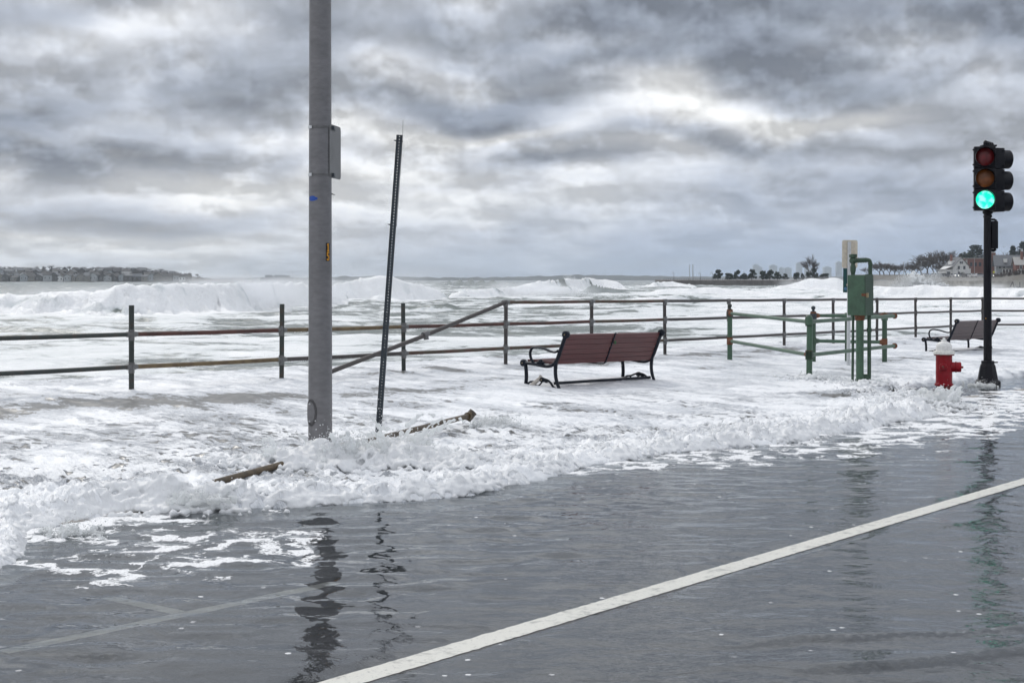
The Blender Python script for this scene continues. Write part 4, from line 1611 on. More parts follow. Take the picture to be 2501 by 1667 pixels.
# local: -y is the door side after rotation to the right, -x the plain side to the left
bx = MB()
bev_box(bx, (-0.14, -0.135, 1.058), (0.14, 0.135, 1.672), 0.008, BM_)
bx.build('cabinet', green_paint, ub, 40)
dr = MB()
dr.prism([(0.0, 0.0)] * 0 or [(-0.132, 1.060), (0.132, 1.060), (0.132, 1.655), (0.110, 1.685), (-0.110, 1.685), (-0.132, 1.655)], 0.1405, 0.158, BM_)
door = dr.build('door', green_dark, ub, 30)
lt = MB()
bev_box(lt, (0.157, -0.115, 1.33), (0.185, -0.075, 1.40), 0.004, BM_)
lt.build('latch', worn('latch_brass', (0.35, 0.27, 0.15), (0.16, 0.06, 0.03), 0.5), door)
hz_ = MB()
bev_box(hz_, (0.10, -0.15, 1.352), (0.17, -0.136, 1.392), 0.003, BM_)
hz_.build('hasp', rust, ub)
for zz_ in (1.16, 1.56, 1.36):
    hg = MB()
    q = BM_ @ Vector((0.150, 0.136, 0))
    hg.tube([(q.x, q.y, zz_ - 0.04), (q.x, q.y, zz_ + 0.04)], 0.008, 8)
    hg.build('hinge', green_dark, door, 40)
# vent pipe
vp = MB()
c0 = Vector((-0.10, 0.02, 0))
vp.tube([c0 + Vector((0, 0, 1.66)), c0 + Vector((0, 0, 1.90))], 0.030, 12)
vp.tube([c0 + Vector((0, 0, 1.70)), c0 + Vector((0, 0, 1.74)), c0 + Vector((0, 0, 1.80)), c0 + Vector((0, 0, 1.83))], [0.034, 0.044, 0.044, 0.034], 12)
vp.ball(c0 + Vector((0, 0, 1.895)), 0.058, 10)
vp.build('riser', green_dark, ub, 50)
MB().lathe([(0.054, 1.94), (0.060, 1.945), (0.062, 1.985), (0.055, 1.992)], c=c0, n=18).build('pipe_cap', green_dark, ub, 40)
hp = MB()
h0, h1 = c0 + Vector((0.02, 0, 1.895)), c0 + Vector((0.215, -0.02, 1.90))
hp.tube(smooth_path([h0, h0.lerp(h1, 0.5), h1, h1 + Vector((0.032, 0, -0.012)), h1 + Vector((0.043, 0, -0.05)), h1 + Vector((0.043, 0, -0.14)), h1 + Vector((0.043, 0, -0.25))], 5), 0.031, 12)
for k in range(5):
    q = h0.lerp(h1, 0.12 + 0.19 * k)
    hp.tube([q - Vector((0.010, 0, 0)), q + Vector((0.010, 0, 0))], 0.040, 12)
hp.tube([h1 + Vector((0.043, 0, -0.045)), h1 + Vector((0.043, 0, -0.065))], 0.038, 12)
hp.build('vent_pipe', green_dark, ub, 50)
cd = MB()
cd.tube([(0.155, 0.05, ground_z(UB.x + .15, UB.y) - 0.15), (0.155, 0.05, 1.058)], 0.030, 12)
cd.tube([(0.155, 0.05, 0.80), (0.155, 0.05, 0.86)], 0.040, 12)
cd.build('conduit', green_dark, ub, 40)
MB().tube([(-0.085, 0.12, zb - 0.15), (-0.075, 0.12, 1.058)], 0.020, 10).build('conduit', green_dark, ub, 40)

# --- sign post behind the utility box ---------------------------------
SP = at(2072, 905, 26.3)
sp_ = thing('sign_post', 'bright perforated post with the beige back of a sign, behind the utility box', 'sign post', SP)
sp_.rotation_euler = (0, R(0.4), 0)
perforated_post(sp_, 2.42, 0.056, 0.045, bright_galv)
pn = MB()
pp = [(a, b) for a, b in pts_]
Mx = Matrix.Translation((0.020, 0.036, 2.155)) @ Matrix.Rotation(R(8), 4, 'Z') @ Matrix.Rotation(R(90), 4, 'Z')
pn.prism([(a * 0.97, b * 1.12) for a, b in pp], -0.002, 0.002, Mx)
pn.build('sign_panel', beige, sp_, 30)
pn = MB()
pn.box((-0.10, 0.034, 1.445), (0.105, 0.042, 1.892))
gb = pn.build('green_panel', teal_board, sp_)
MB().lathe([(0.03, 0), (0.03, 0.003), (0.02, 0.004)], n=16, M=Matrix.Translation((-0.055, 0.033, 1.515)) @ Matrix.Rotation(R(90), 4, 'X')).build('sticker', principled('pale_blue', (0.10, 0.22, 0.36), 0.5)[0], gb, 40)
MB().ball((-0.03, -0.032, 1.585), 0.022, 6, (1.2, 0.5, 1.3)).build('seaweed_scrap', driftwood, sp_, 60)

# --- fire hydrant ------------------------------------------------------
HY = Vector((6.47, 21.3, 0))
hy = thing('fire_hydrant', 'red fire hydrant with white bonnet standing in the flood', 'hydrant', HY)
hz0 = float(tilt(to_st(HY.x, HY.y)[0])) - 0.0
MB().lathe([(0.110, -0.12), (0.110, 0.085), (0.118, 0.088), (0.118, 0.095)], c=(0, 0, hz0), n=28).build('base', hydrant_low, hy, 40)
bar_ = MB()
bar_.lathe([(0.136, 0.095), (0.138, 0.10), (0.136, 0.125), (0.124, 0.132), (0.120, 0.16), (0.119, 0.54), (0.124, 0.545), (0.140, 0.548), (0.140, 0.562)], c=(0, 0, hz0), n=28)
bar_.build('barrel', hydrant_red, hy, 40)
fl = MB()
fl.lathe([(0.150, 0.5625), (0.156, 0.567), (0.156, 0.605), (0.150, 0.613), (0.125, 0.616)], c=(0, 0, hz0), n=28)
flo = fl.build('flange', hydrant_white, hy, 40)
for k in range(8):
    a = R(45 * k + 10)
    MB().lathe([(0.012, 0.550), (0.012, 0.562), (0.001, 0.5621)], c=(0.142 * math.cos(a), 0.142 * math.sin(a), hz0 - 0.002), n=6).build('bolt', rust, flo)
dm = MB()
dm.lathe([(0.120, 0.616), (0.120, 0.65), (0.116, 0.685), (0.104, 0.718), (0.080, 0.742), (0.050, 0.752), (0.040, 0.752), (0.038, 0.775), (0.034, 0.778)], c=(0, 0, hz0), n=28)
dom = dm.build('bonnet', white_dome, hy, 60)
nt = MB()
nt.lathe([(0.024, 0.778), (0.018, 0.81), (0.012, 0.813)], c=(0, 0, hz0), n=5)
nt.build('operating_nut', white_dome, dom)


def nozzle(ang, r, l, zc, nm):
    M_ = Matrix.Translation((0, 0, hz0 + zc)) @ Matrix.Rotation(ang, 4, 'Z') @ Matrix.Rotation(R(90), 4, 'Y')
    n_ = MB()
    n_.lathe([(r * 1.05, 0.05), (r * 1.0, 0.125), (r * 0.98, l - 0.085), (r * 1.12, l - 0.08), (r * 1.12, l - 0.07), (r * 1.0, l - 0.065), (r * 1.0, l - 0.01), (r * 0.9, l)], n=22, M=M_)
    o = n_.build(nm, hydrant_red, hy, 40)
    k_ = MB()
    k_.lathe([(0.020, l - 0.002), (0.018, l + 0.030), (0.012, l + 0.034)], n=5, M=M_)
    k_.build('cap_nut', hydrant_low, o)


nozzle(R(-12), 0.075, 0.245, 0.375, 'large_outlet')
nozzle(R(-112), 0.056, 0.165, 0.385, 'hose_outlet')
nozzle(R(78), 0.056, 0.165, 0.385, 'hose_outlet')

# --- traffic light -----------------------------------------------------
TL = Vector((7.66, 22.9, 0))
tlz = float(tilt(to_st(TL.x, TL.y)[0]))
tl = thing('traffic_light', 'black traffic light showing green at the right edge', 'traffic light', TL)
bs = MB()
bs.lathe([(0.205, -0.12), (0.205, 0.055), (0.190, 0.075), (0.165, 0.09), (0.125, 0.30), (0.112, 0.335), (0.105, 0.34), (0.105, 0.39), (0.075, 0.395)], c=(0, 0, tlz), n=8, M=Matrix.Translation((0, 0, tlz)) @ Matrix.Rotation(R(12), 4, 'Z'))
bso = bs.build('base', black_paint, tl)
MB().tube([(0.10, -0.02, tlz + 0.365), (0.15, -0.04, tlz + 0.37)], 0.012, 6).build('set_screw', black_paint, bso)
sh = MB()
sh.tube([(0, 0, tlz + 0.2), (-0.004, 0, 1.75), (-0.004, 0, 2.66)], [0.066, 0.062, 0.058], 24)
sh.build('pole', black_paint, tl, 40)
orr = MB()
orr.lathe([(0.001, 0), (0.010, 0.001), (0.001, 0.002)], n=5, M=Matrix.Translation((-0.045, -0.047, 0.98)) @ Matrix.Rotation(R(90), 4, 'X'))
orr.build('scratch', yellow_paint, tl)
cl = MB()
cl.lathe([(0.062, 2.60), (0.070, 2.605), (0.070, 2.63), (0.060, 2.64), (0.060, 2.655), (0.078, 2.665), (0.082, 2.69), (0.078, 2.715), (0.062, 2.725), (0.062, 2.745)], n=20)
cl.build('collar', black_paint, tl, 40)
# glowing and dark lenses


def lens_mat(name, col, emit=None):
    m, t, b = principled(name, col, 0.35)
    co = t.node('ShaderNodeTexCoord').outputs['Object']
    n_ = t.noise(co, 9.0, 2, 0.5)
    t.put(b.inputs['Base Color'], t.mix(t.smooth(n_, 0.35, 0.7), col, tuple(v * 1.8 for v in col)))
    if emit:
        e0, e1_, st_ = emit
        t.put(b.inputs['Emission Color'], t.mix(t.smooth(n_, 0.42, 0.66), e0, e1_))
        b.inputs['Emission Strength'].default_value = st_
    return m


L_red = lens_mat('dark_red_lens', (0.11, 0.005, 0.007))
L_amb = lens_mat('dark_amber_lens', (0.15, 0.045, 0.008))
L_grn = lens_mat('lit_green_lens', (0.0, 0.2, 0.15), ((0.0, 0.42, 0.235), (0.14, 0.48, 0.37), 3.0))
L_off = lens_mat('unlit_green_lens', (0.004, 0.03, 0.02))


def head(loc, rz, nm, lit=True, tunnel=False):
    """signal head facing local -y"""
    M0 = Matrix.Translation(loc) @ Matrix.Rotation(rz, 4, 'Z')
    hs = MB()
    for k in range(3):
        bev_box(hs, (-0.165, -0.07, k * 0.343 + 0.002), (0.165, 0.10, k * 0.343 + 0.341), 0.012, M0)
    h_ = hs.build('signal_housing', black_paint, tl, 40)
    for k, (ml) in enumerate((L_grn if lit else L_off, L_amb, L_red)):
        zc = k * 0.343 + 0.171
        Mk = M0 @ Matrix.Translation((0, -0.07, zc)) @ Matrix.Rotation(R(90), 4, 'X')
        ds = MB()
        ds.lathe([(0.155, -0.005), (0.155, 0.012), (0.148, 0.018)], n=32, M=Mk)
        d_ = ds.build('signal_door', black_paint, h_, 40)
        ln = MB()
        ln.lathe([(0.143, 0.012), (0.142, 0.022), (0.115, 0.034), (0.07, 0.043), (0.02, 0.047)], n=28, M=Mk)
        ln.build('lens', ml, h_, 60)
        vz = MB()
        nv = 30
        vs, fs = [], []
        for rr_ in (0.152, 0.146):
            for j in range(nv + 1):
                a = R((-88 if tunnel else -62) + (356 if tunnel else 304) * j / nv)
                depth_ = 0.155 if tunnel else 0.20 - 0.085 * (0.5 - 0.5 * math.sin(a)) - 0.03
                for dz_ in (0.0, depth_):
                    vs.append(Mk @ Vector((rr_ * math.cos(a), rr_ * math.sin(a), 0.012 + dz_)))
        w2 = (nv + 1) * 2
        for j in range(nv):
            a = 2 * j
            fs += [(a, a + 2, a + 3, a + 1), (w2 + a, w2 + a + 1, w2 + a + 3, w2 + a + 2), (a + 1, a + 3, w2 + a + 3, w2 + a + 1)]
        vz.add(vs, fs)
        vz.build('visor', black_paint, h_, 40)
    for zz_ in (0.05, 0.29):
        for k in range(3):
            q = MB()
            bev_box(q, (-0.186, -0.06, k * 0.343 + zz_ - 0.012), (-0.164, -0.03, k * 0.343 + zz_ + 0.012), 0.003, M0)
            q.build('hinge', black_paint, h_)
    return h_


head((-0.085, -0.10, 2.705), R(-14), 'front', True)
head((0.150, 0.09, 2.690), R(104), 'side', False, True)
tp = MB()
for k in range(4):
    tp.ball((-0.055 + 0.045 * k, -0.05 + 0.03 * k, 3.792 - 0.008 * k), 0.046, 8, (0.7, 1, 1.05))
bev_box(tp, (-0.11, -0.09, 3.735), (0.12, 0.06, 3.765), 0.006)
tp.tube([(-0.0, -0.0, 3.70), (0.0, 0.0, 3.76)], 0.04, 12)
tp.build('top_bracket', black_paint, tl, 50)
pb = MB()
bev_box(pb, (0.055, -0.04, 2.10), (0.158, 0.16, 2.545), 0.012)
pbx = pb.build('pedestrian_signal', black_paint, tl, 40)
q = MB()
q.tube([(0.04, 0.0, 2.57), (0.11, 0.02, 2.57), (0.15, 0.03, 2.55)], 0.018, 8)
q.tube([(0.04, 0.0, 2.075), (0.10, 0.02, 2.07), (0.135, 0.03, 2.09)], 0.024, 8)
q.build('mounting_arm', black_paint, tl, 50)

# ================================================================== background
# --- materials
bark = worn('bark', (0.075, 0.062, 0.055), (0.05, 0.042, 0.038), 0.9, scale=2)
twig = worn('bare_twigs', (0.085, 0.066, 0.058), (0.06, 0.046, 0.044), 0.9, scale=0.3)
twig_d = worn('dark_bare_twigs', (0.060, 0.050, 0.046), (0.045, 0.038, 0.036), 0.9, scale=0.3)
needles = worn('pine_needles', (0.030, 0.044, 0.030), (0.020, 0.030, 0.022), 0.8, scale=0.5)
needles2 = worn('spruce_needles', (0.024, 0.040, 0.032), (0.018, 0.028, 0.022), 0.8, scale=0.5)
house_white = worn('white_siding', (0.72, 0.72, 0.71), (0.60, 0.60, 0.60), 0.6, scale=0.4)
house_grey = worn('grey_siding', (0.34, 0.36, 0.38), (0.28, 0.30, 0.32), 0.6, scale=0.4)
house_pale = worn('pale_siding', (0.40, 0.41, 0.42), (0.32, 0.33, 0.34), 0.6, scale=0.2)
house_tan = worn('tan_siding', (0.25, 0.23, 0.21), (0.20, 0.18, 0.165), 0.6, scale=0.2)
house_dark = worn('dark_siding', (0.10, 0.092, 0.088), (0.08, 0.072, 0.07), 0.7, scale=0.2)
brick_m = worn('red_brick', (0.20, 0.085, 0.065), (0.15, 0.065, 0.052), 0.8, scale=1.0)
roof_grey = worn('slate_roof', (0.15, 0.155, 0.165), (0.11, 0.115, 0.125), 0.8, scale=0.6)
roof_pale = worn('pale_roof', (0.40, 0.39, 0.37), (0.32, 0.31, 0.30), 0.8, scale=0.6)
roof_dark = worn('dark_roof', (0.07, 0.066, 0.066), (0.05, 0.048, 0.05), 0.8, scale=0.3)
pane = principled('window_pane', (0.035, 0.04, 0.048), 0.15)[0]
tower_m = worn('haze_paled_tower', (0.42, 0.45, 0.49), (0.36, 0.39, 0.43), 0.6, scale=0.02)  # distance haze put into the colour: towers paled towards the sky tone
pier_m = mat_concrete('pier_stone', (0.17, 0.155, 0.145))
wall_m = mat_concrete('seawall_concrete', (0.42, 0.40, 0.37))
soil = mat_concrete('winter_grass', (0.10, 0.086, 0.064))
hill_m = worn('hill_scrub', (0.060, 0.050, 0.045), (0.04, 0.035, 0.033), 0.95, scale=0.05)
far_m = worn('far_shore_woods', (0.075, 0.075, 0.075), (0.05, 0.05, 0.055), 0.95, scale=0.02)
bush_m = worn('brown_bush', (0.085, 0.058, 0.050), (0.06, 0.042, 0.038), 0.95, scale=1.0)
pole_grey = principled('lamp_grey', (0.42, 0.43, 0.44), 0.5)[0]
pole_dark = principled('lamp_dark', (0.05, 0.05, 0.055), 0.5)[0]
yellow_sign = principled('yellow_green_sign', (0.62, 0.62, 0.03), 0.5)[0]
car_cols = [principled('car_' + n, c, 0.3)[0] for n, c in (('white', (0.6, 0.6, 0.6)), ('grey', (0.22, 0.23, 0.25)), ('dark', (0.03, 0.03, 0.04)), ('silver', (0.4, 0.41, 0.43)))]
tyre = principled('tyre', (0.015, 0.015, 0.015), 0.8)[0]
tail_red = principled('tail_lamp', (0.45, 0.02, 0.02), 0.4)[0]
head_l = principled('head_lamp_lit', (0.9, 0.9, 0.85), 0.3)[0]
head_l.node_tree.nodes['Principled BSDF'].inputs['Emission Color'].default_value = (1, 0.96, 0.88, 1)
head_l.node_tree.nodes['Principled BSDF'].inputs['Emission Strength'].default_value = 6.0


def bare_tree_mesh(seed, h=1.0, spread=0.62, levels=5, trunk_h=0.17, twigs=3):
    """unit-height leafless tree: (trunk+limbs, rounded crown of twigs)"""
    r = random.Random(seed)
    tr, cr = MB(), MB()

    def sliver(p, d, l, w):
        s_ = d.cross(Vector((r.gauss(0, 1), r.gauss(0, 1), r.gauss(0, 1)))).normalized() * w
        cr.add([p - s_, p + s_, p + d * l], [(0, 1, 2)])

    def grow(p, d, l, rad, lv):
        dd = d
        pts, rads = [p], [rad]
        q = p
        for k in range(2):
            dd = (dd + Vector((r.uniform(-.22, .22), r.uniform(-.22, .22), r.uniform(-.06, .12)))).normalized()
            q = q + dd * l / 2
            pts.append(q)
            rads.append(rad * (0.86 if k == 0 else 0.70))
        (tr if lv < 2 else cr).tube(pts, [max(q_, 0.0038) for q_ in rads], 5 if lv < 2 else 3, caps=False)
        if lv >= levels:
            for k in range(3):
                sliver(pts[1 + k % 2], (dd + Vector((r.gauss(0, .6), r.gauss(0, .6), r.gauss(0.1, .5)))).normalized(), l * r.uniform(0.7, 1.3), 0.0045)
            return
        nb = 4 if lv == 0 else r.choice((2, 3, 3))
        if lv >= levels - 1:
            nb = twigs
        a0 = r.uniform(0, 6.28)
        for k in range(nb):
            a = a0 + k * 6.283 / nb + r.uniform(-.5, .5)
            sp_ = spread * r.uniform(0.55, 1.5)
            side_ = Vector((math.cos(a), math.sin(a), 0))
            nd = (dd + side_ * sp_ + Vector((0, 0, 0.04))).normalized()
            st_ = q if (lv == 0 or k % 2) else pts[1]
            grow(st_, nd, l * r.uniform(0.68, 0.92) * (1.15 if lv == 0 else 1), rads[-1] * 0.75, lv + 1)
    grow(Vector((0, 0, -0.02)), Vector((0, 0, 1)), trunk_h, 0.022, 0)
    zm = max(v[2] for v in cr.v)
    for m_ in (tr, cr):
        m_.v = [tuple(c * h / zm for c in v) for v in m_.v]
    return tr, cr


def leaf_quads(mb_, centers, size, r, flat=0.6):
    for c in centers:
        a = Vector((r.gauss(0, 1), r.gauss(0, 1), r.gauss(0, 1) * flat)).normalized()
        b_ = a.cross(Vector((r.gauss(0, 1), r.gauss(0, 1), r.gauss(0, 1)))).normalized()
        s_ = size * r.uniform(0.6, 1.3)
        c = Vector(c)
        mb_.add([c - a * s_, c + b_ * s_ * 0.6, c + a * s_, c - b_ * s_ * 0.6], [(0, 1, 2, 3)])


def pine_mesh(seed, n=900):
    """bushy low pine: trunk with limbs, crown of needle clumps, unit height"""
    r = random.Random(seed)
    tr, cr = MB(), MB()
    tr.tube([(0, 0, -0.03), (0.02, 0.01, 0.25), (0.0, 0, 0.6)], [0.035, 0.028, 0.015], 6)
    clumps = []
    for k in range(26):
        z_ = r.uniform(0.22, 0.88)
        w_ = 0.48 * (math.sin(min(1, (1.02 - z_) / 0.75) * math.pi / 2)) ** 0.8
        a = r.uniform(0, 6.28)
        d_ = w_ * math.sqrt(r.uniform(0.1, 1))
        c = Vector((math.cos(a) * d_, math.sin(a) * d_, z_))
        clumps.append((c, r.uniform(0.10, 0.17)))
        tr.tube([(0, 0, max(0.12, z_ - 0.15)), c], [0.012, 0.005], 4, caps=False)
    for (c, rad) in clumps:
        pts = []
        for k in range(n // 26):
            v = Vector((r.gauss(0, 1), r.gauss(0, 1), r.gauss(0, 0.7))).normalized() * rad * r.uniform(0.4, 1.05)
            pts.append(c + v)
        leaf_quads(cr, pts, 0.080, r)
    return tr, cr


def spruce_mesh(seed, layered=False):
    r = random.Random(seed)
    tr, cr = MB(), MB()
    tr.tube([(0, 0, -0.02), (0, 0, 0.97)], [0.022, 0.004], 6)
    rows = 15 if layered else 20
    for k in range(rows):
        z_ = 0.16 + 0.80 * k / rows
        w_ = (0.42 if layered else 0.27) * (1.0 - (z_ - 0.12) / 0.92) ** (0.55 if layered else 0.9)
        nb = 9
        for j in range(nb):
            a = 6.283 * j / nb + r.uniform(-.3, .3) + k
            L_ = w_ * r.uniform(0.65, 1.15)
            tip = Vector((math.cos(a) * L_, math.sin(a) * L_, z_ + (0.015 if layered else -0.05) * r.uniform(0.3, 1.5)))
            base = Vector((0, 0, z_))
            tr.tube([base, tip], [0.006, 0.002], 3, caps=False)
            pts = [base.lerp(tip, r.uniform(0.25, 1.02)) + Vector((r.gauss(0, .014), r.gauss(0, .014), r.gauss(0, .008))) for _ in range(9)]
            leaf_quads(cr, pts, 0.045, r, 0.25)
    return tr, cr


_tree_cache = {}


def plant_tree(kind, seed, name, label, loc, h, group=None, mats=(None, None), wide=1.0, rz=0.0):
    key = (kind, seed)
    if key not in _tree_cache:
        mk = {'bare': lambda: bare_tree_mesh(seed), 'bare_big': lambda: bare_tree_mesh(seed, levels=5, twigs=4, spread=0.55, trunk_h=0.2), 'small': lambda: bare_tree_mesh(seed, levels=4, spread=0.6, twigs=3),
              'pine': lambda: pine_mesh(seed), 'spruce': lambda: spruce_mesh(seed), 'cedar': lambda: spruce_mesh(seed, True)}[kind]
        tr, cr = mk()
        to, co_ = tr.build('trunk', mats[0] or bark), cr.build('crown', mats[1] or twig)
        _tree_cache[key] = (to.data, co_.data)
        bpy.data.objects.remove(to)
        bpy.data.objects.remove(co_)
    t_ = thing(name, label, 'tree', loc, rz, group)
    t_.scale = (h * wide, h * wide, h)
    for nm, me in zip(('trunk', 'crown'), _tree_cache[key]):
        o = bpy.data.objects.new(nm, me)
        COL.objects.link(o)
        o.parent = t_
    return t_


def house(name, label, loc, rz, w, d_, h, rh, wm, rm, wins=(), group=None, ridge='y', over=0.35, chimney=None, cat='house', dormer=False):
    """gabled house, front at local -y; ridge 'y' = gable faces front"""
    hs = thing(name, label, cat, loc, rz, group)
    if ridge == 'y':
        wl = MB()
        wl.add([(-w / 2, -d_ / 2, 0), (w / 2, -d_ / 2, 0), (w / 2, -d_ / 2, h), (0, -d_ / 2, h + rh), (-w / 2, -d_ / 2, h),
                (-w / 2, d_ / 2, 0), (w / 2, d_ / 2, 0), (w / 2, d_ / 2, h), (0, d_ / 2, h + rh), (-w / 2, d_ / 2, h)],
               [(0, 1, 2, 3, 4), (9, 8, 7, 6, 5), (0, 5, 6, 1), (1, 6, 7, 2), (4, 9, 5, 0), (2, 7, 8, 3), (3, 8, 9, 4)])
        wl.build('wall', wm, hs)
        rf = MB()
        sl = rh / (w / 2)
        e = over
        tk = 0.22
        for s_ in (-1, 1):
            a, b = (s_ * (w / 2 + e), h - sl * e), (0.0, h + rh)
            rf.add([(a[0], -d_ / 2 - e, a[1] + 0.03), (b[0], -d_ / 2 - e, b[1] + 0.03), (b[0], d_ / 2 + e, b[1] + 0.03), (a[0], d_ / 2 + e, a[1] + 0.03),
                    (a[0], -d_ / 2 - e, a[1] + tk), (b[0], -d_ / 2 - e, b[1] + tk), (b[0], d_ / 2 + e, b[1] + tk), (a[0], d_ / 2 + e, a[1] + tk)],
                   [(0, 1, 2, 3), (7, 6, 5, 4), (0, 4, 5, 1), (1, 5, 6, 2), (2, 6, 7, 3), (3, 7, 4, 0)])
        ro = rf.build('roof', rm, hs)
    else:
        wl = MB()
        wl.add([(-w / 2, -d_ / 2, 0), (-w / 2, d_ / 2, 0), (-w / 2, d_ / 2, h), (-w / 2, 0, h + rh), (-w / 2, -d_ / 2, h),
                (w / 2, -d_ / 2, 0), (w / 2, d_ / 2, 0), (w / 2, d_ / 2, h), (w / 2, 0, h + rh), (w / 2, -d_ / 2, h)],
               [(0, 1, 2, 3, 4), (9, 8, 7, 6, 5), (0, 5, 6, 1), (1, 6, 7, 2), (4, 9, 5, 0), (2, 7, 8, 3), (3, 8, 9, 4)])
        wl.build('wall', wm, hs)
        rf = MB()
        sl = rh / (d_ / 2)
        e = over
        tk = 0.22
        for s_ in (-1, 1):
            a, b = (s_ * (d_ / 2 + e), h - sl * e), (0.0, h + rh)
            rf.add([(-w / 2 - e, a[0], a[1] + 0.03), (-w / 2 - e, b[0], b[1] + 0.03), (w / 2 + e, b[0], b[1] + 0.03), (w / 2 + e, a[0], a[1] + 0.03),
                    (-w / 2 - e, a[0], a[1] + tk), (-w / 2 - e, b[0], b[1] + tk), (w / 2 + e, b[0], b[1] + tk), (w / 2 + e, a[0], a[1] + tk)],
                   [(0, 1, 2, 3), (7, 6, 5, 4), (0, 4, 5, 1), (1, 5, 6, 2), (2, 6, 7, 3), (3, 7, 4, 0)])
        ro = rf.build('roof', rm, hs)
    for (x, z_, ww, wh) in wins:
        wf = MB()
        wf.box((x - ww / 2 - 0.09, -d_ / 2 - 0.06, z_ - 0.09), (x + ww / 2 + 0.09, -d_ / 2 + 0.02, z_ + wh + 0.09))
        wo = wf.build('window', house_white if wm is not house_white else house_pale, hs)
        pn_ = MB()
        pn_.box((x - ww / 2, -d_ / 2 - 0.075, z_), (x + ww / 2, -d_ / 2 - 0.062, z_ + wh / 2 - 0.03))
        pn_.box((x - ww / 2, -d_ / 2 - 0.075, z_ + wh / 2 + 0.03), (x + ww / 2, -d_ / 2 - 0.062, z_ + wh))
        pn_.build('pane', pane, wo)
    if chimney:
        cx_, cy_, cz_, cs_ = chimney
        MB().box((cx_ - cs_, cy_ - cs_, h), (cx_ + cs_, cy_ + cs_, cz_)).build('chimney', brick_m, ro)
    return hs, ro


# --- hill with houses across the bay (left) ---------------------------
HD = 1300.0


def hill_top(px):
    """photo row of the bare hill top without its trees"""
    return np.interp(px, [-900, -400, 0, 150, 330, 400, 450, 500, 540, 560], [672, 664, 662, 661.5, 662, 668, 673, 678.5, 683, 686])


hx = np.linspace(-900, 570, 160)
rows = np.linspace(0, 1, 14)
PXX, RW = np.meshgrid(hx, rows)
zt_ = CAMH - (hill_top(PXX) - HZ) / F * (HD + 160)
yy = HD + RW * 170
zz = -3.5 + (zt_ + 3.5) * np.clip(RW * 1.0, 0, 1) ** 0.75 * (1 + 0.05 * perlin(PXX * 0.03, RW * 5))
zz = np.where(RW == 0, -3.5, np.maximum(zz, 0.4 * np.minimum(1, RW * 8)))
hill = grid_mesh('far_hill', (PXX - 1250.5) / F * yy, yy, zz, hill_m)
tag(hill, 'low wooded hill across the bay', kind='structure')


def hill_at(px, r_):
    y_ = HD + r_ * 170
    zt1 = CAMH - (float(hill_top(px)) - HZ) / F * (HD + 160)
    z_ = max(-3.5 + (zt1 + 3.5) * r_ ** 0.75, 0.4)
    return Vector(((px - 1250.5) / F * y_, y_, z_))


hr = random.Random(3)
_hill_n = {}
ORD = ['first', 'second', 'third', 'fourth', 'fifth', 'sixth', 'seventh', 'eighth', 'ninth', 'tenth', 'eleventh', 'twelfth', 'thirteenth', 'fourteenth', 'fifteenth', 'sixteenth', 'seventeenth', 'eighteenth', 'nineteenth', 'twentieth']
ORD += ['twenty-' + w for w in ORD[:9]] + ['thirtieth'] + ['thirty-' + w for w in ORD[:9]] + ['fortieth']


def hill_label(base, x):
    k_ = _hill_n.get(base, 0)
    _hill_n[base] = k_ + 1
    return base + ' on the far left hill, ' + ORD[k_] + ' such from the left'


hill_rows = [(0.10, 0, 470, 15, 'by the water'), (0.30, 0, 445, 16, 'halfway up'), (0.55, 0, 420, 18, 'high up'), (0.80, 0, 360, 20, 'near the crest')]
walls_ = [house_pale, house_white, house_tan, house_dark, house_grey]
wn = {id(house_pale): 'pale grey', id(house_white): 'white', id(house_tan): 'tan', id(house_dark): 'dark', id(house_grey): 'grey'}
roofs_ = [roof_dark, roof_grey, roof_dark]
for (r_, x0, x1, step, where) in hill_rows:
    x = x0 + hr.uniform(0, 10)
    while x < x1:
        wm = hr.choice(walls_ + [house_dark, house_dark, house_tan, house_tan])
        p = hill_at(x, r_)
        w_ = hr.uniform(5, 8.5)
        h_ = hr.uniform(3.8, 6.2) if r_ < 0.7 else hr.uniform(3, 4.5)
        rg = hr.choice('xy')
        house('hillside_house', hill_label(wn[id(wm)] + ' house ' + where, x), (p.x, p.y, p.z - 0.6), hr.uniform(-.4, .4), w_, hr.uniform(6, 9), h_, hr.uniform(1.4, 2.6), wm, hr.choice(roofs_),
              wins=[(-w_ * .25, h_ * .45, 0.9, 1.5), (w_ * .25, h_ * .45, 0.9, 1.5)] if r_ < 0.5 else (), group='houses on the hill across the bay', ridge=rg)
        x += step * hr.uniform(0.85, 1.5)
k = 0
for r_, n_, hh0, where in ((0.2, 20, 4.0, 'low on'), (0.45, 26, 4.6, 'halfway up'), (0.72, 28, 5.0, 'high on'), (0.97, 40, 5.2, 'on the crest of')):
    for i in range(n_):
        x = -30 + (490 + 30) * (i + hr.uniform(0.1, 0.9)) / n_
        p = hill_at(x, r_)
        h_ = hh0 * hr.uniform(0.8, 1.35) * (1.0 if x < 420 else 0.75)
        plant_tree('small', 100 + k % 7, 'bare_tree', 'bare tree ' + where + ' the far left hill, ' + ORD[i] + ' in its row', (p.x, p.y, p.z - 0.3), h_ + 0.5, 'bare trees on the hill across the bay', (bark, twig_d), 1.35, hr.uniform(0, 6))
        k += 1
for (x, hpx, nm) in ((326, 13, 'dark round evergreen on the crest of the hill across the bay'), (372, 9, 'small dark evergreen where the hill across the bay starts to fall'), (56, 13, 'pointed dark evergreen near the left end of the hill')):
    p = hill_at(x, 0.97)
    plant_tree('pine' if x > 60 else 'spruce', 31, 'evergreen_tree', nm, (p.x, p.y, p.z - 0.4), hpx / F * p.y * 0.85, None, (bark, needles))
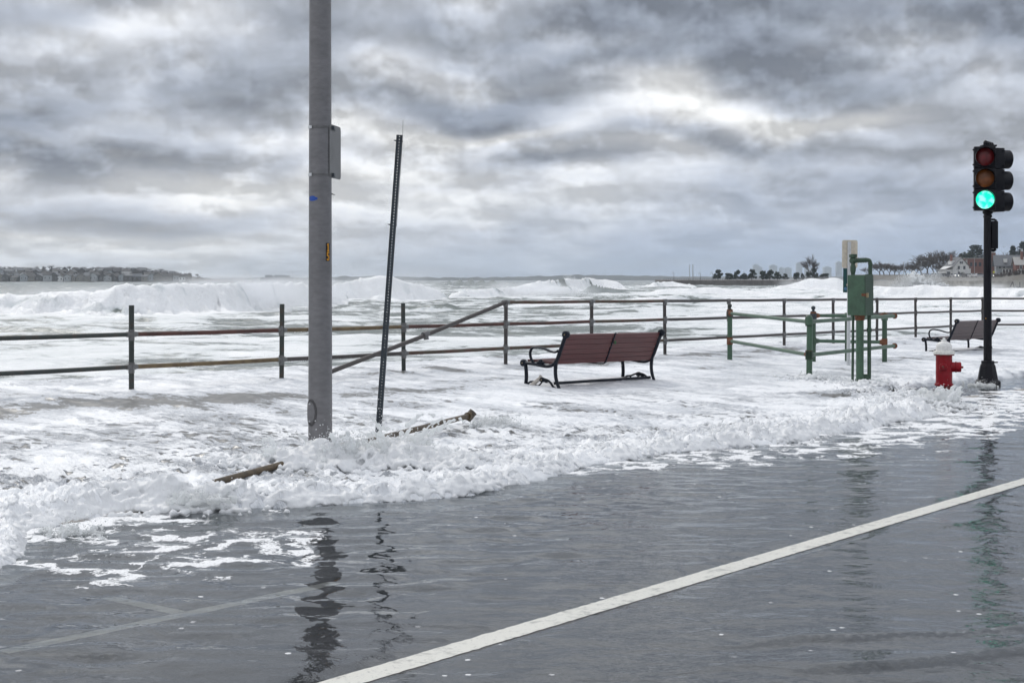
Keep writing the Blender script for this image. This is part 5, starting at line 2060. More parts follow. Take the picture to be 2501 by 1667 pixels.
# flat block at the end of the hill, apartment block further out
p = at(445, 686, 1330)
hb = thing('flat_building', 'dark flat-roofed block at the low end of the hill across the bay', 'building', (p.x, p.y, 0))
MB().box((-3.7, -4, 0), (3.7, 4, 5.6)).build('wall', house_dark, hb)
MB().box((-3.9, -4.2, 5.6), (3.9, 4.2, 5.95)).build('roof', roof_dark, hb)
p = at(678, 686, 2400)
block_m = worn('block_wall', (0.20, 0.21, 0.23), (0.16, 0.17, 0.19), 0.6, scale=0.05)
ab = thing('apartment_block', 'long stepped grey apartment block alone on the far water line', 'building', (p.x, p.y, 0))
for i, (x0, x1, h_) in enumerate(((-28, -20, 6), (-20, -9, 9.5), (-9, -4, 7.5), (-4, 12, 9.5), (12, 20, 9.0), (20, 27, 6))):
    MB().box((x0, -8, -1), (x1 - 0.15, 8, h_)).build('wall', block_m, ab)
    wb = MB()
    wb.box((x0 + 0.6, -8.12, h_ * 0.35), (x1 - 0.8, -8.02, h_ * 0.35 + 1.2))
    wb.box((x0 + 0.6, -8.12, h_ * 0.68), (x1 - 0.8, -8.02, h_ * 0.68 + 1.2))
    wb.build('window', pane, ab)

# --- far shore all along the horizon ----------------------------------
xs = np.linspace(-1500, 4200, 700)
tops = 679 - 6 * np.exp(-((xs - 1420) / 180) ** 2) - 4.5 * np.exp(-((xs - 900) / 130) ** 2) - 3.0 * np.exp(-((xs - 1900) / 400) ** 2) - 2.0 * perlin(xs * 0.045, xs * 0 + .5) - 1.3 * np.abs(perlin(xs * 0.19, xs * 0 + 4.5)) - 0.8 * np.abs(perlin(xs * 0.6, xs * 0 + 7.5))
FD = 3600.0
ztp = CAMH - (tops - HZ) / F * FD
PX2 = np.stack([xs, xs, xs])
yy = np.stack([np.full_like(xs, FD - 60), np.full_like(xs, FD), np.full_like(xs, FD + 300)])
zz = np.stack([np.full_like(xs, -3.0), ztp, np.full_like(xs, -3.0)])
tag(grid_mesh('far_shore', (PX2 - 1250.5) / F * yy, yy, zz, far_m), 'hazy wooded shore along the horizon', kind='structure')

# --- city skyline in the haze ------------------------------------------
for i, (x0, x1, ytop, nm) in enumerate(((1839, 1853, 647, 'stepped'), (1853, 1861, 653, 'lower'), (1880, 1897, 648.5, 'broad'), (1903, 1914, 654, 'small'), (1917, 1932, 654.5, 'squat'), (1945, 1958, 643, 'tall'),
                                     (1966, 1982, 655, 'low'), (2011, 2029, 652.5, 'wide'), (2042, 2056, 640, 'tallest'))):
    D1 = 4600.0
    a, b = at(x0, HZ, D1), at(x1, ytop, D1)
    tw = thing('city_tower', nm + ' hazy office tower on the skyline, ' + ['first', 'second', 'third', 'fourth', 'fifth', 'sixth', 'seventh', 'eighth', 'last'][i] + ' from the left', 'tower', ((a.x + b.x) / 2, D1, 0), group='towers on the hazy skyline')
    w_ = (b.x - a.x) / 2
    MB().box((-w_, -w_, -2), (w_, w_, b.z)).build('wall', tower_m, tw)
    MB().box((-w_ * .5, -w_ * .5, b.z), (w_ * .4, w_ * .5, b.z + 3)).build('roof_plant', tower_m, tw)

# --- stone pier with pines --------------------------------------------
PD = 520.0
pw = thing('stone_pier', 'long low dark stone pier with small pines on it', 'pier', (0, 0, 0))
pr_pts = [(1612, 500), (1640, 505), (1800, 520), (2000, 540), (2150, 560)]
pxs = [p[0] for p in pr_pts]


def pier_y(px):
    return float(np.interp(px, pxs, [p[1] for p in pr_pts]))


def pier_top(px):
    return at(px, 684.6, pier_y(px))


mb = MB()
nseg = 26
for i in range(nseg):
    a, b = 1618 + (2150 - 1618) * i / nseg, 1618 + (2150 - 1618) * (i + 1) / nseg
    A_, B_ = pier_top(a), pier_top(b)
    za = A_.z
    jig = random.uniform(-0.05, 0.05)
    blk = MB()
    blk.add([(A_.x + .02, A_.y + jig, -3), (B_.x - .02, B_.y + jig, -3), (B_.x - .02, B_.y + 26, -3), (A_.x + .02, A_.y + 26, -3),
             (A_.x + .02, A_.y + jig, A_.z), (B_.x - .02, B_.y + jig, B_.z), (B_.x - .02, B_.y + 26, B_.z + .3), (A_.x + .02, A_.y + 26, A_.z + .3)],
            [(0, 3, 2, 1), (4, 5, 6, 7), (0, 1, 5, 4), (1, 2, 6, 5), (2, 3, 7, 6), (3, 0, 4, 7)])
    blk.build('wall_block', pier_m, pw)
hd = MB()
for k in range(14):
    c = at(1605 + k * 1.2, 694.5 - k * 0.4, 499)
    hd.ball((c.x + random.uniform(-.3, .3), 500 + random.uniform(-2, 3), -0.6 + 0.08 * k), random.uniform(0.5, 0.9), 5, (1.3, 1, .8))
hd.build('boulder_toe', pier_m, pw)
rl = MB()
prev = None
for k in range(40):
    a = pier_top(1622 + k * 5.5)
    rl.tube([a + Vector((0, 0.6, 0)), a + Vector((0, 0.6, 0.75))], 0.045, 4)
    if prev is not None:
        rl.tube([prev + Vector((0, 0.6, 0.72)), a + Vector((0, 0.6, 0.72))], 0.035, 4)
    prev = a
rl.build('guard_rail', pole_dark, pw)
pines = [(600, 125, 127), (740, 122, 92), (840, 100, 122), (930, 100, 82), (1025, 110, 132), (1165, 125, 122), (1255, 115, 122), (1350, 90, 105), (1445, 90, 77), (1590, 100, 97), (1665, 62, 82), (1735, 80, 102), (1815, 105, 142), (1940, 140, 87)]
ords = ['first', 'second', 'third', 'fourth', 'fifth', 'sixth', 'seventh', 'eighth', 'ninth', 'tenth', 'eleventh', 'twelfth', 'thirteenth', 'last']
for i, (cx, wd, ht) in enumerate(pines):
    px_ = 1640 + cx / 5.115
    a = pier_top(px_)
    hgt = (ht + 8) / 5.115 / F * a.y
    wid = wd / 5.115 / F * a.y
    plant_tree('pine', 40 + i % 4, 'pine_tree', 'dark bushy pine on the stone pier, ' + ords[i] + ' from the left', (a.x, a.y + 4, a.z), hgt * 1.02, 'pines on the pier', (bark, needles), wid / hgt * 1.02, i * 1.3)
a = pier_top(1640 + 1770 / 5.115)
plant_tree('bare_big', 71, 'bare_tree', 'tall bare spreading tree standing above the pier pines', (a.x, a.y + 6, a.z), (425 - 80) / 5.115 / F * a.y, None, (bark, twig), 1.0)


def street_lamp(name, label, loc, h, arm, mat, rz=0.0, group=None, curl=False):
    l = thing(name, label, 'street lamp', loc, rz, group)
    MB().tube([(0, 0, -0.2), (0, 0, h)], [0.09, 0.055], 6).build('post', mat, l)
    m_ = MB()
    if curl:
        m_.tube([(0, 0, h), (-arm * .2, 0, h + arm * .5), (-arm * .6, 0, h + arm * .6), (-arm, 0, h + arm * .3), (-arm, 0, h + arm * .05)], 0.045, 5)
    else:
        m_.tube([(0, 0, h), (arm * .3, 0, h + arm * .18), (arm, 0, h + arm * .28)], 0.045, 5)
    m_.build('arm', mat, l)
    b_ = MB()
    if curl:
        b_.ball((-arm, 0, h - 0.05), 0.16, 6)
    else:
        b_.ball((arm * 1.15, 0, h + arm * .28), 0.16, 6, (2.4, 1, .6))
    b_.build('lantern', pole_grey, l)
    return l


for i, (cx, y0) in enumerate(((38, 325), (370, 332), (520, 325))):
    px_ = 1640 + cx / 5.115
    a = pier_top(px_)
    street_lamp('street_lamp', ['curled lamp near the seaward tip of the pier', 'curled lamp on the pier between the mast poles and the pines', 'plain lamp on the pier at the edge of the pines'][i], (a.x, a.y + 2, a.z), (425 - y0) / 5.115 / F * a.y * 0.93, 0.55, pole_dark, group='lamps on the pier', curl=True)
for i, cx in enumerate((240, 281)):
    a = pier_top(1640 + cx / 5.115)
    m_ = thing('mast_pole', ['thin mast pole on the pier, the left one of two', 'thicker mast pole on the pier, the right one of two'][i], 'pole', (a.x, a.y + 3, a.z), group='mast poles on the pier')
    MB().tube([(0, 0, -0.2), (0, 0, 39 / F * a.y)], [0.14 + 0.06 * i, 0.10 + 0.05 * i], 6).build('mast', pole_grey, m_)
    MB().lathe([(0.35, 0), (0.3, 0.12), (0.16, 0.15)], n=8).build('foot', pole_dark, m_)

# --- coast on the right: sea wall, road, houses, trees -----------------
CD = 600.0
seg = [(2060, 440), (2120, 400), (2180, 350), (2280, 306), (2370, 290), (2460, 280), (2560, 272), (2700, 262), (3300, 230), (3700, 215)]
cxs = np.linspace(2062, 3600, 70)
PX3, FR = np.meshgrid(cxs, np.linspace(0, 1, 22) ** 1.5)
wy_ = np.interp(PX3, [q[0] for q in seg], [q[1] for q in seg]) + 0.9
YR = wy_ + FR * (1000 - wy_)
CZY, CZZ = [200, 290, 330, 400, 480, 560, 620, 800, 1000], [1.05, 1.15, 1.3, 1.7, 2.2, 2.9, 3.5, 4.5, 5.0]
hgt_ = np.interp(YR, CZY, CZZ)
hgt_ = hgt_ + 1.2 * sstep(2420, 2520, PX3) * sstep(320, 420, YR)
coast = grid_mesh('coast_ground', (PX3 - 1250.5) / F * YR, YR, hgt_ + 0.08 * perlin(PX3 * .05, YR * .05), soil)
tag(coast, 'winter grass bank and road behind the far sea wall', kind='structure')


def coast_z(px, Y):
    h_ = float(np.interp(Y, CZY, CZZ))
    return h_ + 1.2 * float(sstep(2420, 2520, np.array(px))) * float(sstep(320, 420, np.array(Y)))


sw_ = thing('sea_wall', 'pale concrete sea wall below the houses at the far right', 'sea wall', (0, 0, 0))
for (a, b) in zip(seg[:-1], seg[1:]):
    A_, B_ = at(a[0], 690, a[1]), at(b[0], 690, b[1])
    for (z0, z1, off, nm) in ((-3, 1.15, 0.0, 'wall_panel'), (1.15, 1.40, -0.25, 'coping')):
        m_ = MB()
        m_.add([(A_.x, A_.y + off, z0), (B_.x, B_.y + off, z0), (B_.x, B_.y + 1.2, z0), (A_.x, A_.y + 1.2, z0), (A_.x, A_.y + off, z1), (B_.x, B_.y + off, z1), (B_.x, B_.y + 1.2, z1), (A_.x, A_.y + 1.2, z1)],
               [(0, 3, 2, 1), (4, 5, 6, 7), (0, 1, 5, 4), (1, 2, 6, 5), (2, 3, 7, 6), (3, 0, 4, 7)])
        m_.build(nm, wall_m, sw_)
# steps and broken struts against the wall
stp_ = thing('wall_stairs', 'dark steps with slanting struts against the far sea wall', 'stairs', at(2475, 712, 276))
m_ = MB()
for k in range(5):
    m_.box((-0.5 + 0.28 * k, -1.2, -1), (1.0, 0.2, 0.25 * k))
m_.build('flight', house_dark, stp_)
m_ = MB()
m_.tube([(-1.7, -1.2, -0.4), (-0.55, -1.2, 1.9)], 0.11, 5)
m_.tube([(-0.55, -1.2, 1.9), (0.0, -1.2, -0.3)], 0.09, 5)
m_.tube([(0.85, -1.2, -0.3), (0.85, -1.2, 1.9)], 0.09, 5)
m_.build('strut', house_dark, stp_)

# houses
hp_ = at(2336, 673, 600)
hw_, hro = house('white_house', 'white gabled house with twin attic windows above the far sea wall', (hp_.x, hp_.y, 3.0), R(8), 7.0, 9, 4.2, 3.6, house_white, roof_grey,
                 wins=[(-1.1, 3.05, 0.85, 1.25), (1.35, 3.05, 0.85, 1.25), (-0.35, 5.35, 0.55, 0.9), (0.40, 5.35, 0.55, 0.9), (-1.1, 0.7, 0.8, 1.2)], chimney=(-1.6, 1.5, 9.2, 0.4))
MB().box((-6.5, -3.5, 0), (-3.45, 3.5, 2.9)).build('porch', house_white, hw_)
m_ = MB()
m_.add([(-7.0, -3.9, 2.9), (-3.4, -3.9, 4.2), (-3.4, 3.9, 4.2), (-7.0, 3.9, 2.9), (-7.0, -3.9, 3.1), (-3.4, -3.9, 4.4), (-3.4, 3.9, 4.4), (-7.0, 3.9, 3.1)], [(0, 3, 2, 1), (4, 5, 6, 7), (0, 1, 5, 4), (1, 2, 6, 5), (2, 3, 7, 6), (3, 0, 4, 7)])
m_.build('porch_roof', house_white, hw_)
MB().box((-5.9, -3.56, 0.4), (-4.4, -3.5, 2.0)).build('door', pane, hw_)
MB().box((3.55, -2.5, 0), (5.2, 3.0, 3.3)).build('side_wing', house_white, hw_)
m_ = MB()
m_.add([(-3.2, -2.0, 5.0), (-1.6, -2.0, 5.0), (-1.6, 1.0, 5.0), (-3.2, 1.0, 5.0), (-3.2, -2.0, 6.3), (-1.6, -2.0, 6.5), (-1.6, 1.0, 6.5), (-3.2, 1.0, 6.3)], [(0, 3, 2, 1), (4, 5, 6, 7), (0, 1, 5, 4), (1, 2, 6, 5), (2, 3, 7, 6), (3, 0, 4, 7)])
m_.build('dormer', house_white, hro)

bp_ = at(2385, 674, 640)
bb = thing('brick_building', 'red brick building with a square white-capped tower behind the traffic light', 'building', (bp_.x, bp_.y, 3.4))
MB().box((-5.2, 0, 0), (5.2, 9, 7.7)).build('wall', brick_m, bb)
MB().box((-5.4, -0.2, 7.7), (5.4, 9.2, 8.0)).build('parapet', roof_pale, bb)
MB().box((-4.95, -0.12, 4.2), (-4.1, -0.02, 7.2)).build('window', roof_pale, bb)
for k in range(4):
    wf = MB()
    wf.box((-2.9 + k * 2.0, -0.1, 4.3), (-1.9 + k * 2.0, -0.01, 6.0))
    wf.build('window', pane, bb)
tw = MB()
tw.box((5.5, 1, 0), (9.0, 5, 10.4))
two = tw.build('tower', brick_m, bb)
MB().box((5.7, 1.2, 10.4), (8.8, 4.8, 12.4)).build('tower_cap', house_white, two)
MB().box((6.0, 0.9, 7.6), (6.8, 0.98, 8.8)).build('tower_window', house_white, two)

gp = at(2462, 671, 560)
gh, gro = house('grey_house', 'grey house with big hipped slate roof and porch at the right edge', (gp.x, gp.y, 3.9), R(-14), 9.5, 8, 3.7, 3.5, house_grey, roof_grey,
                wins=[(-3.4, 2.1, 0.8, 1.2), (-1.8, 2.1, 0.8, 1.2)], ridge='x', over=0.9)
MB().box((-2.6, -6.0, 0), (2.6, -4.05, 1.9)).build('porch', house_white, gh)
MB().box((-2.9, -6.3, 1.9), (2.9, -4.02, 2.15)).build('porch_roof', roof_pale, gh)
for k in range(5):
    MB().box((-2.4 + k * 1.15, -6.06, 0.35), (-1.75 + k * 1.15, -6.01, 1.7)).build('porch_window', pane, gh)
MB().box((-1.9, -4.6, 4.4), (-0.7, -1.5, 5.9)).build('dormer', house_white, gro)
gp2 = at(2507, 671, 550)
g2, g2r = house('tan_house', 'tan-roofed brick house with tall chimney half cut by the right edge', (gp2.x, gp2.y, 3.9), R(-10), 9.0, 7, 3.7, 2.6, brick_m, roof_pale, wins=[(-2.6, 2.0, 0.8, 1.2), (-0.4, 2.0, 0.8, 1.2)], ridge='x', over=0.6, chimney=(-1.9, -1.0, 8.6, 0.45))
MB().box((-4.0, -5.4, 0), (1.0, -3.55, 1.7)).build('porch', house_white, g2)
for k in range(4):
    MB().box((-3.7 + k * 1.15, -5.46, 0.35), (-3.0 + k * 1.15, -5.41, 1.5)).build('porch_window', pane, g2)
for sx in (-0.22, 0.22):
    MB().tube([(-1.9 + sx, -1.0, 8.6), (-1.9 + sx, -1.0, 9.6)], 0.14, 6).build('chimney_pot', house_white, g2r)

# trees of the coast
ct = [('bare', 81, 2265, 611, 700, 1.15, 'wide bare tree left of the white house'), ('bare_big', 82, 2307, 604, 620, 1.15, 'largest bare tree rising behind the white house'),
      ('bare', 83, 2290, 632, 560, 0.95, 'small bare tree just left of the white house'), ('bare', 84, 2150, 636, 720, 1.5, 'bare round tree behind the utility box'), ('bare', 85, 2172, 640, 620, 1.2, 'bare tree right behind the vent pipe'),
      ('bare', 86, 2214, 636, 760, 1.1, 'slim bare tree behind the breaking wave'), ('bare', 81, 2196, 648, 780, 1.6, 'low bare tree far behind the breaking wave'), ('bare', 85, 2238, 645, 760, 1.5, 'low bare tree between the wave and the white house'),
      ('bare', 83, 2350, 622, 700, 1.5, 'bare tree top showing over the white house roof'), ('bare_big', 82, 2448, 616, 640, 1.0, 'bare tree behind the grey house'), ('bare', 84, 2462, 612, 660, 1.1, 'bare tree beside the pointed spruce'),
      ('cedar', 91, 2385, 594, 660, 1.05, 'big layered cedar above the brick building'), ('pine', 43, 2358, 614, 650, 1.0, 'dark rounded pine beside the big layered cedar'), ('spruce', 92, 2474, 595, 640, 1.0, 'pointed spruce behind the grey house'),
      ('cedar', 93, 2500, 585, 620, 0.8, 'dark cedar at the right edge behind the chimney'), ('bare', 86, 2120, 650, 800, 1.6, 'faint bare tree at the root of the pier'),
      ('bare', 87, 2160, 634, 740, 1.4, 'rounded bare tree just right of the vent pipe'), ('bare', 88, 2185, 642, 700, 1.4, 'broad low bare tree right of the vent pipe'), ('bare_big', 82, 2228, 640, 720, 1.3, 'dense bare tree above the wave burst'),
      ('bare', 87, 2252, 628, 740, 1.3, 'bare tree between the street lamp and the wide bare tree'), ('bare_big', 89, 2282, 614, 680, 1.2, 'tall dense bare tree left of the largest bare tree'), ('bare', 88, 2322, 614, 690, 1.3, 'bare tree behind the ridge of the white house'),
      ('bare', 87, 2366, 628, 720, 1.4, 'bare tree between the white house and the brick building'), ('bare_big', 89, 2486, 606, 680, 1.2, 'dense bare tree between the spruce and the cedar at the edge')]
for (kd, sd_, px_, ptop, Y_, wd, lab) in ct:
    z0 = coast_z(px_, Y_) - 0.2
    h_ = CAMH - (ptop - HZ) / F * Y_ - z0
    mt_ = {'cedar': (bark, needles2), 'spruce': (bark, needles2), 'pine': (bark, needles)}.get(kd, (bark, twig))
    plant_tree(kd, sd_, 'bare_tree' if kd.startswith('bare') else {'cedar': 'cedar_tree', 'spruce': 'spruce_tree', 'pine': 'pine_tree'}[kd], lab, ((px_ - 1250.5) / F * Y_, Y_, z0), h_, None, mt_, wd, sd_)


def bush(name, label, px_, Y_, w_, h_, mat, seed):
    r = random.Random(seed)
    z0 = coast_z(px_, Y_)
    b_ = thing(name, label, 'bush', ((px_ - 1250.5) / F * Y_, Y_, z0), 0, 'bushes below the houses')
    st_, lf = MB(), MB()
    for k in range(22):
        a = r.uniform(-w_ / 2, w_ / 2)
        tip = Vector((a + r.uniform(-.3, .3), r.uniform(-1, 1), h_ * r.uniform(0.6, 1.0) * (1 - (2 * a / w_) ** 2 * 0.55)))
        st_.tube([(a * .8, 0, -0.2), tip], [0.04, 0.015], 3, caps=False)
        leaf_quads(lf, [Vector((a * .85, 0, 0)).lerp(tip, r.uniform(0.15, 1.0)) + Vector((r.gauss(0, .25), r.gauss(0, .3), r.gauss(0, .15))) for _ in range(26)], 0.16, r)
    st_.build('stem', bark, b_)
    lf.build('foliage', mat, b_)


for i, (px_, w_, h_) in enumerate(((2436, 4.2, 1.7), (2455, 4.5, 2.0), (2474, 4.5, 2.2), (2493, 4.8, 2.6), (2511, 5, 2.8))):
    bush('brown_bush', 'brown leafless bush below the grey house, ' + ['leftmost', 'second from the left', 'middle', 'fourth from the left', 'rightmost'][i], px_, 500, w_, h_, bush_m, 300 + i)
bush('dark_bush', 'dark round evergreen bush in front of the white house', 2350, 570, 3.6, 1.7, needles, 311)
bush('brown_bush', 'brown bush left of the white house by the road', 2279, 560, 2.6, 1.4, bush_m, 312)


def car(label, px_, Y_, rz, col, lights=None):
    z0 = coast_z(px_, Y_)
    c = thing('parked_car', label, 'car', ((px_ - 1250.5) / F * Y_, Y_, z0), rz, 'cars on the coast road')
    b_ = MB()
    b_.prism([(-2.1, 0.3), (-2.15, 0.6), (-2.0, 0.85), (-1.3, 0.95), (-0.6, 1.42), (0.9, 1.45), (1.6, 1.0), (2.1, 0.92), (2.15, 0.5), (2.1, 0.3)], -0.85, 0.85)
    b_.build('body', col, c)
    g_ = MB()
    g_.prism([(-1.15, 0.98), (-0.58, 1.37), (0.85, 1.40), (1.4, 1.02)], -0.87, 0.87)
    g_.prism([(-1.32, 0.99), (-0.66, 1.40), (-0.62, 1.40), (-1.28, 0.98)], -0.7, 0.7)
    g_.build('window', pane, c)
    for (wx, wy) in ((-0.86, -1.35), (0.86, -1.35), (-0.86, 1.3), (0.86, 1.3)):
        w_ = MB()
        w_.lathe([(0.2, -0.09), (0.31, -0.08), (0.31, 0.08), (0.2, 0.09)], n=12, M=Matrix.Translation((wx, wy, 0.31)) @ Matrix.Rotation(R(90), 4, 'Y'))
        w_.build('wheel', tyre, c)
    if lights:
        for sx in (-0.62, 0.62):
            MB().ball((sx, -2.13, 0.68), 0.13, 6, (1, .3, .8)).build('headlight' if lights is head_l else 'tail_light', lights, c)
    return c


cars = [(2262, 520, 0.15, 1, None, 'grey car left of the white house on the coast road'), (2290, 520, 1.4, 0, None, 'white car side-on below the white house porch'), (2305, 515, 1.5, 2, None, 'dark car below the white house porch'),
        (2331, 510, 0.1, 3, head_l, 'silver car with lit headlights below the white house'), (2345, 515, 1.5, 1, None, 'grey car under the dark round bush'), (2361, 510, 0.2, 2, head_l, 'dark car with lit headlights right of the white house'),
        (2375, 505, 0.15, 0, tail_red, 'white car with red tail lamps below the brick building'), (2393, 510, 1.5, 3, None, 'silver car side-on below the brick building'), (2416, 500, 0.1, 2, head_l, 'dark car with lit headlights right of the traffic light pole')]
for (px_, Y_, rz_, ci, lt_, lab) in cars:
    car(lab, px_, Y_, rz_, car_cols[ci], lt_)

for i, (px_, ptop, Y_, arm, lab, cm, cur) in enumerate(((2380, 628, 520, 1.6, 'tall grey street lamp in front of the brick building', pole_grey, False), (2250, 639, 560, 1.4, 'grey street lamp left of the wide bare tree', pole_grey, False), (2207, 640, 600, 1.5, 'grey street lamp behind the breaking wave', pole_grey, False),
                                                    (2340, 658, 480, 0.5, 'short curled lamp in front of the white house', pole_dark, True))):
    z0 = coast_z(px_, Y_)
    street_lamp('street_lamp', lab, ((px_ - 1250.5) / F * Y_, Y_, z0), CAMH - (ptop - HZ) / F * Y_ - z0, arm, cm, 0, 'lamps on the coast road', cur)
yz = coast_z(2427, 470)
ys_ = thing('warning_sign', 'yellow-green diamond warning sign right of the traffic light pole', 'sign', ((2427.5 - 1250.5) / F * 470, 470, yz))
MB().tube([(0, 0.05, -0.2), (0, 0.05, 2.4)], 0.05, 6).build('post', pole_grey, ys_)
MB().add([(0, 0, 1.55), (0.42, 0, 1.97), (0, 0, 2.39), (-0.42, 0, 1.97), (0, 0.03, 1.55), (0.42, 0.03, 1.97), (0, 0.03, 2.39), (-0.42, 0.03, 1.97)], [(0, 1, 2, 3), (7, 6, 5, 4), (0, 4, 5, 1), (1, 5, 6, 2), (2, 6, 7, 3), (3, 7, 4, 0)]).build('sign_panel', yellow_sign, ys_)

# ================================================================== water thrown up
# --- lumpy front of the foam where it drops into the road
def front_lumps():
    r = np.random.default_rng(21)
    n = 20000
    s = r.uniform(2.5, 19.0, n)
    rh_ = np.interp(s, RD_S, RD_H)
    dd = np.where(r.uniform(size=n) < 0.6, np.abs(r.normal(0, 0.16, n)), r.uniform(-0.02, 0.9, n))
    t = front_t(s) + dd
    hgt = wash_z(s, t)
    g = perlin(s * 2.4, t * 2.4, 5.0)
    keep = (r.uniform(size=n) < np.clip(rh_ / 0.10, 0.3, 1)) & (g > -0.30)
    s, t, dd, hgt, g = [q[keep] for q in (s, t, dd, hgt, g)]
    n = len(s)
    gp = np.maximum(0, g)
    rad = r.uniform(0.008, 0.023, n) * (0.8 + 0.8 * gp) * np.where(dd < 0.4, 1.0, 0.75) * np.interp(s, [3, 8, 16], [0.85, 1, 1.2])
    up = r.uniform(-0.014, 0.005, n) + gp * 0.02
    x, y = st(s, t)
    P = [np.stack([x, y, hgt + up], -1)]
    Rd = [rad]
    for _k in range(2):          # smaller knobs on top
        v = r.normal(size=(n, 3))
        v /= np.linalg.norm(v, axis=1)[:, None]
        v[:, 2] = np.abs(v[:, 2]) * 0.8
        P.append(P[0] + v * rad[:, None])
        Rd.append(rad * r.uniform(0.35, 0.65, n))
    return np.concatenate(P), np.concatenate(Rd)


def mound(cx, cy, wx, wy, h, n, seed):
    r = np.random.default_rng(seed)
    u, v = r.normal(0, 1, n), r.normal(0, 1, n)
    x, y = cx + u * wx, cy + v * wy
    s_, t_ = to_st(x, y)
    base = wash_z(s_, t_)
    prof_ = np.exp(-(u * u + v * v) * 0.35) * (0.7 + 0.7 * perlin(x * 3.1, y * 3.1, seed))
    z_ = base + np.clip(prof_, 0, 2) * h * r.uniform(0.0, 1.0, n) ** 0.6
    return np.stack([x, y, z_], -1), r.uniform(0.012, 0.034, n) * (1.15 - 0.35 * np.clip(prof_, 0, 1))


P_, R_ = front_lumps()
for args in ((-1.45, 11.95, 0.26, 0.20, 0.26, 1900, 91), (-0.95, 12.05, 0.28, 0.22, 0.22, 1700, 92), (-1.85, 11.75, 0.26, 0.18, 0.13, 900, 93), (-0.45, 12.0, 0.30, 0.2, 0.10, 700, 94),
             (5.35, 18.4, 0.35, 0.3, 0.16, 900, 95), (-2.3, 9.75, 0.25, 0.15, 0.10, 600, 96), (2.2, 14.6, 0.4, 0.25, 0.07, 500, 97), (4.85, 22.5, 0.3, 0.25, 0.10, 500, 98), (5.5, 21.5, 0.3, 0.25, 0.10, 500, 99)):
    a, b = mound(*args)
    P_, R_ = np.concatenate([P_, a]), np.concatenate([R_, b])
o = remeshed('foam_crest', P_, R_, 0.0125, M_splash, smooth_it=7)
tag(o, 'lumpy white crest of foam tumbling off the kerb onto the road', 'foam', kind='stuff')


def jet_splash(name, label, cx, cy, cz, n, spread, vmin, vmax, dirn, seed, rad0=0.03, voxel=0.011, fanw=1.0, mat=None):
    """water flung up from an obstacle: sheets and fingers along ballistic paths, drops beyond"""
    r = np.random.default_rng(seed)
    P, Rd = [], []
    dr_p, dr_r = [], []
    for k in range(n):
        a = r.normal(0, spread) + math.atan2(dirn[1], dirn[0])
        # neighbouring fingers share their speed: gives lobes
        lobe = 0.75 + 0.25 * (math.sin(a * 3.1 * fanw + seed) + math.sin(a * 7.7 + seed * 2.1))
        el = r.uniform(0.35, 1.25)
        v = r.uniform(vmin, vmax) * lobe
        o_ = np.array([cx + r.normal(0, 0.10), cy + r.normal(0, 0.10), cz])
        vel = np.array([math.cos(a) * math.cos(el) * v, math.sin(a) * math.cos(el) * v, math.sin(el) * v])
        tmax = 2 * vel[2] / 9.81
        te = r.uniform(0.35, 1.0) * tmax
        m = 15
        for i in range(m):
            tt_ = te * i / (m - 1)
            p = o_ + vel * tt_ + np.array([0, 0, -4.905 * tt_ * tt_])
            rad = rad0 * (1 - 0.78 * i / (m - 1)) * r.uniform(0.6, 1.15)
            if i > m * 0.6 and r.uniform() < 0.45:
                dr_p.append(p + r.normal(0, 0.02, 3))
                dr_r.append(r.uniform(0.0025, 0.007))
                continue
            if (p[0] + 1.665) ** 2 + (p[1] - 12.35) ** 2 < (0.03 if p[2] < 0.3 else 0.12) and p[2] > 0.10:
                continue
            P.append(p + r.normal(0, 0.006, 3))
            Rd.append(max(rad, voxel * 0.9))
        for _ in range(4):
            tt_ = r.uniform(0.4, 1.15) * te
            p = o_ + vel * tt_ * r.uniform(0.9, 1.25) + np.array([0, 0, -4.905 * tt_ * tt_])
            dr_p.append(p + r.normal(0, 0.03, 3))
            dr_r.append(r.uniform(0.002, 0.0065))
    ob = remeshed(name, np.array(P), np.array(Rd), voxel, mat or M_sheer, smooth_it=2)
    tag(ob, label, 'splash', kind='stuff')
    return np.array(dr_p), np.array(dr_r)


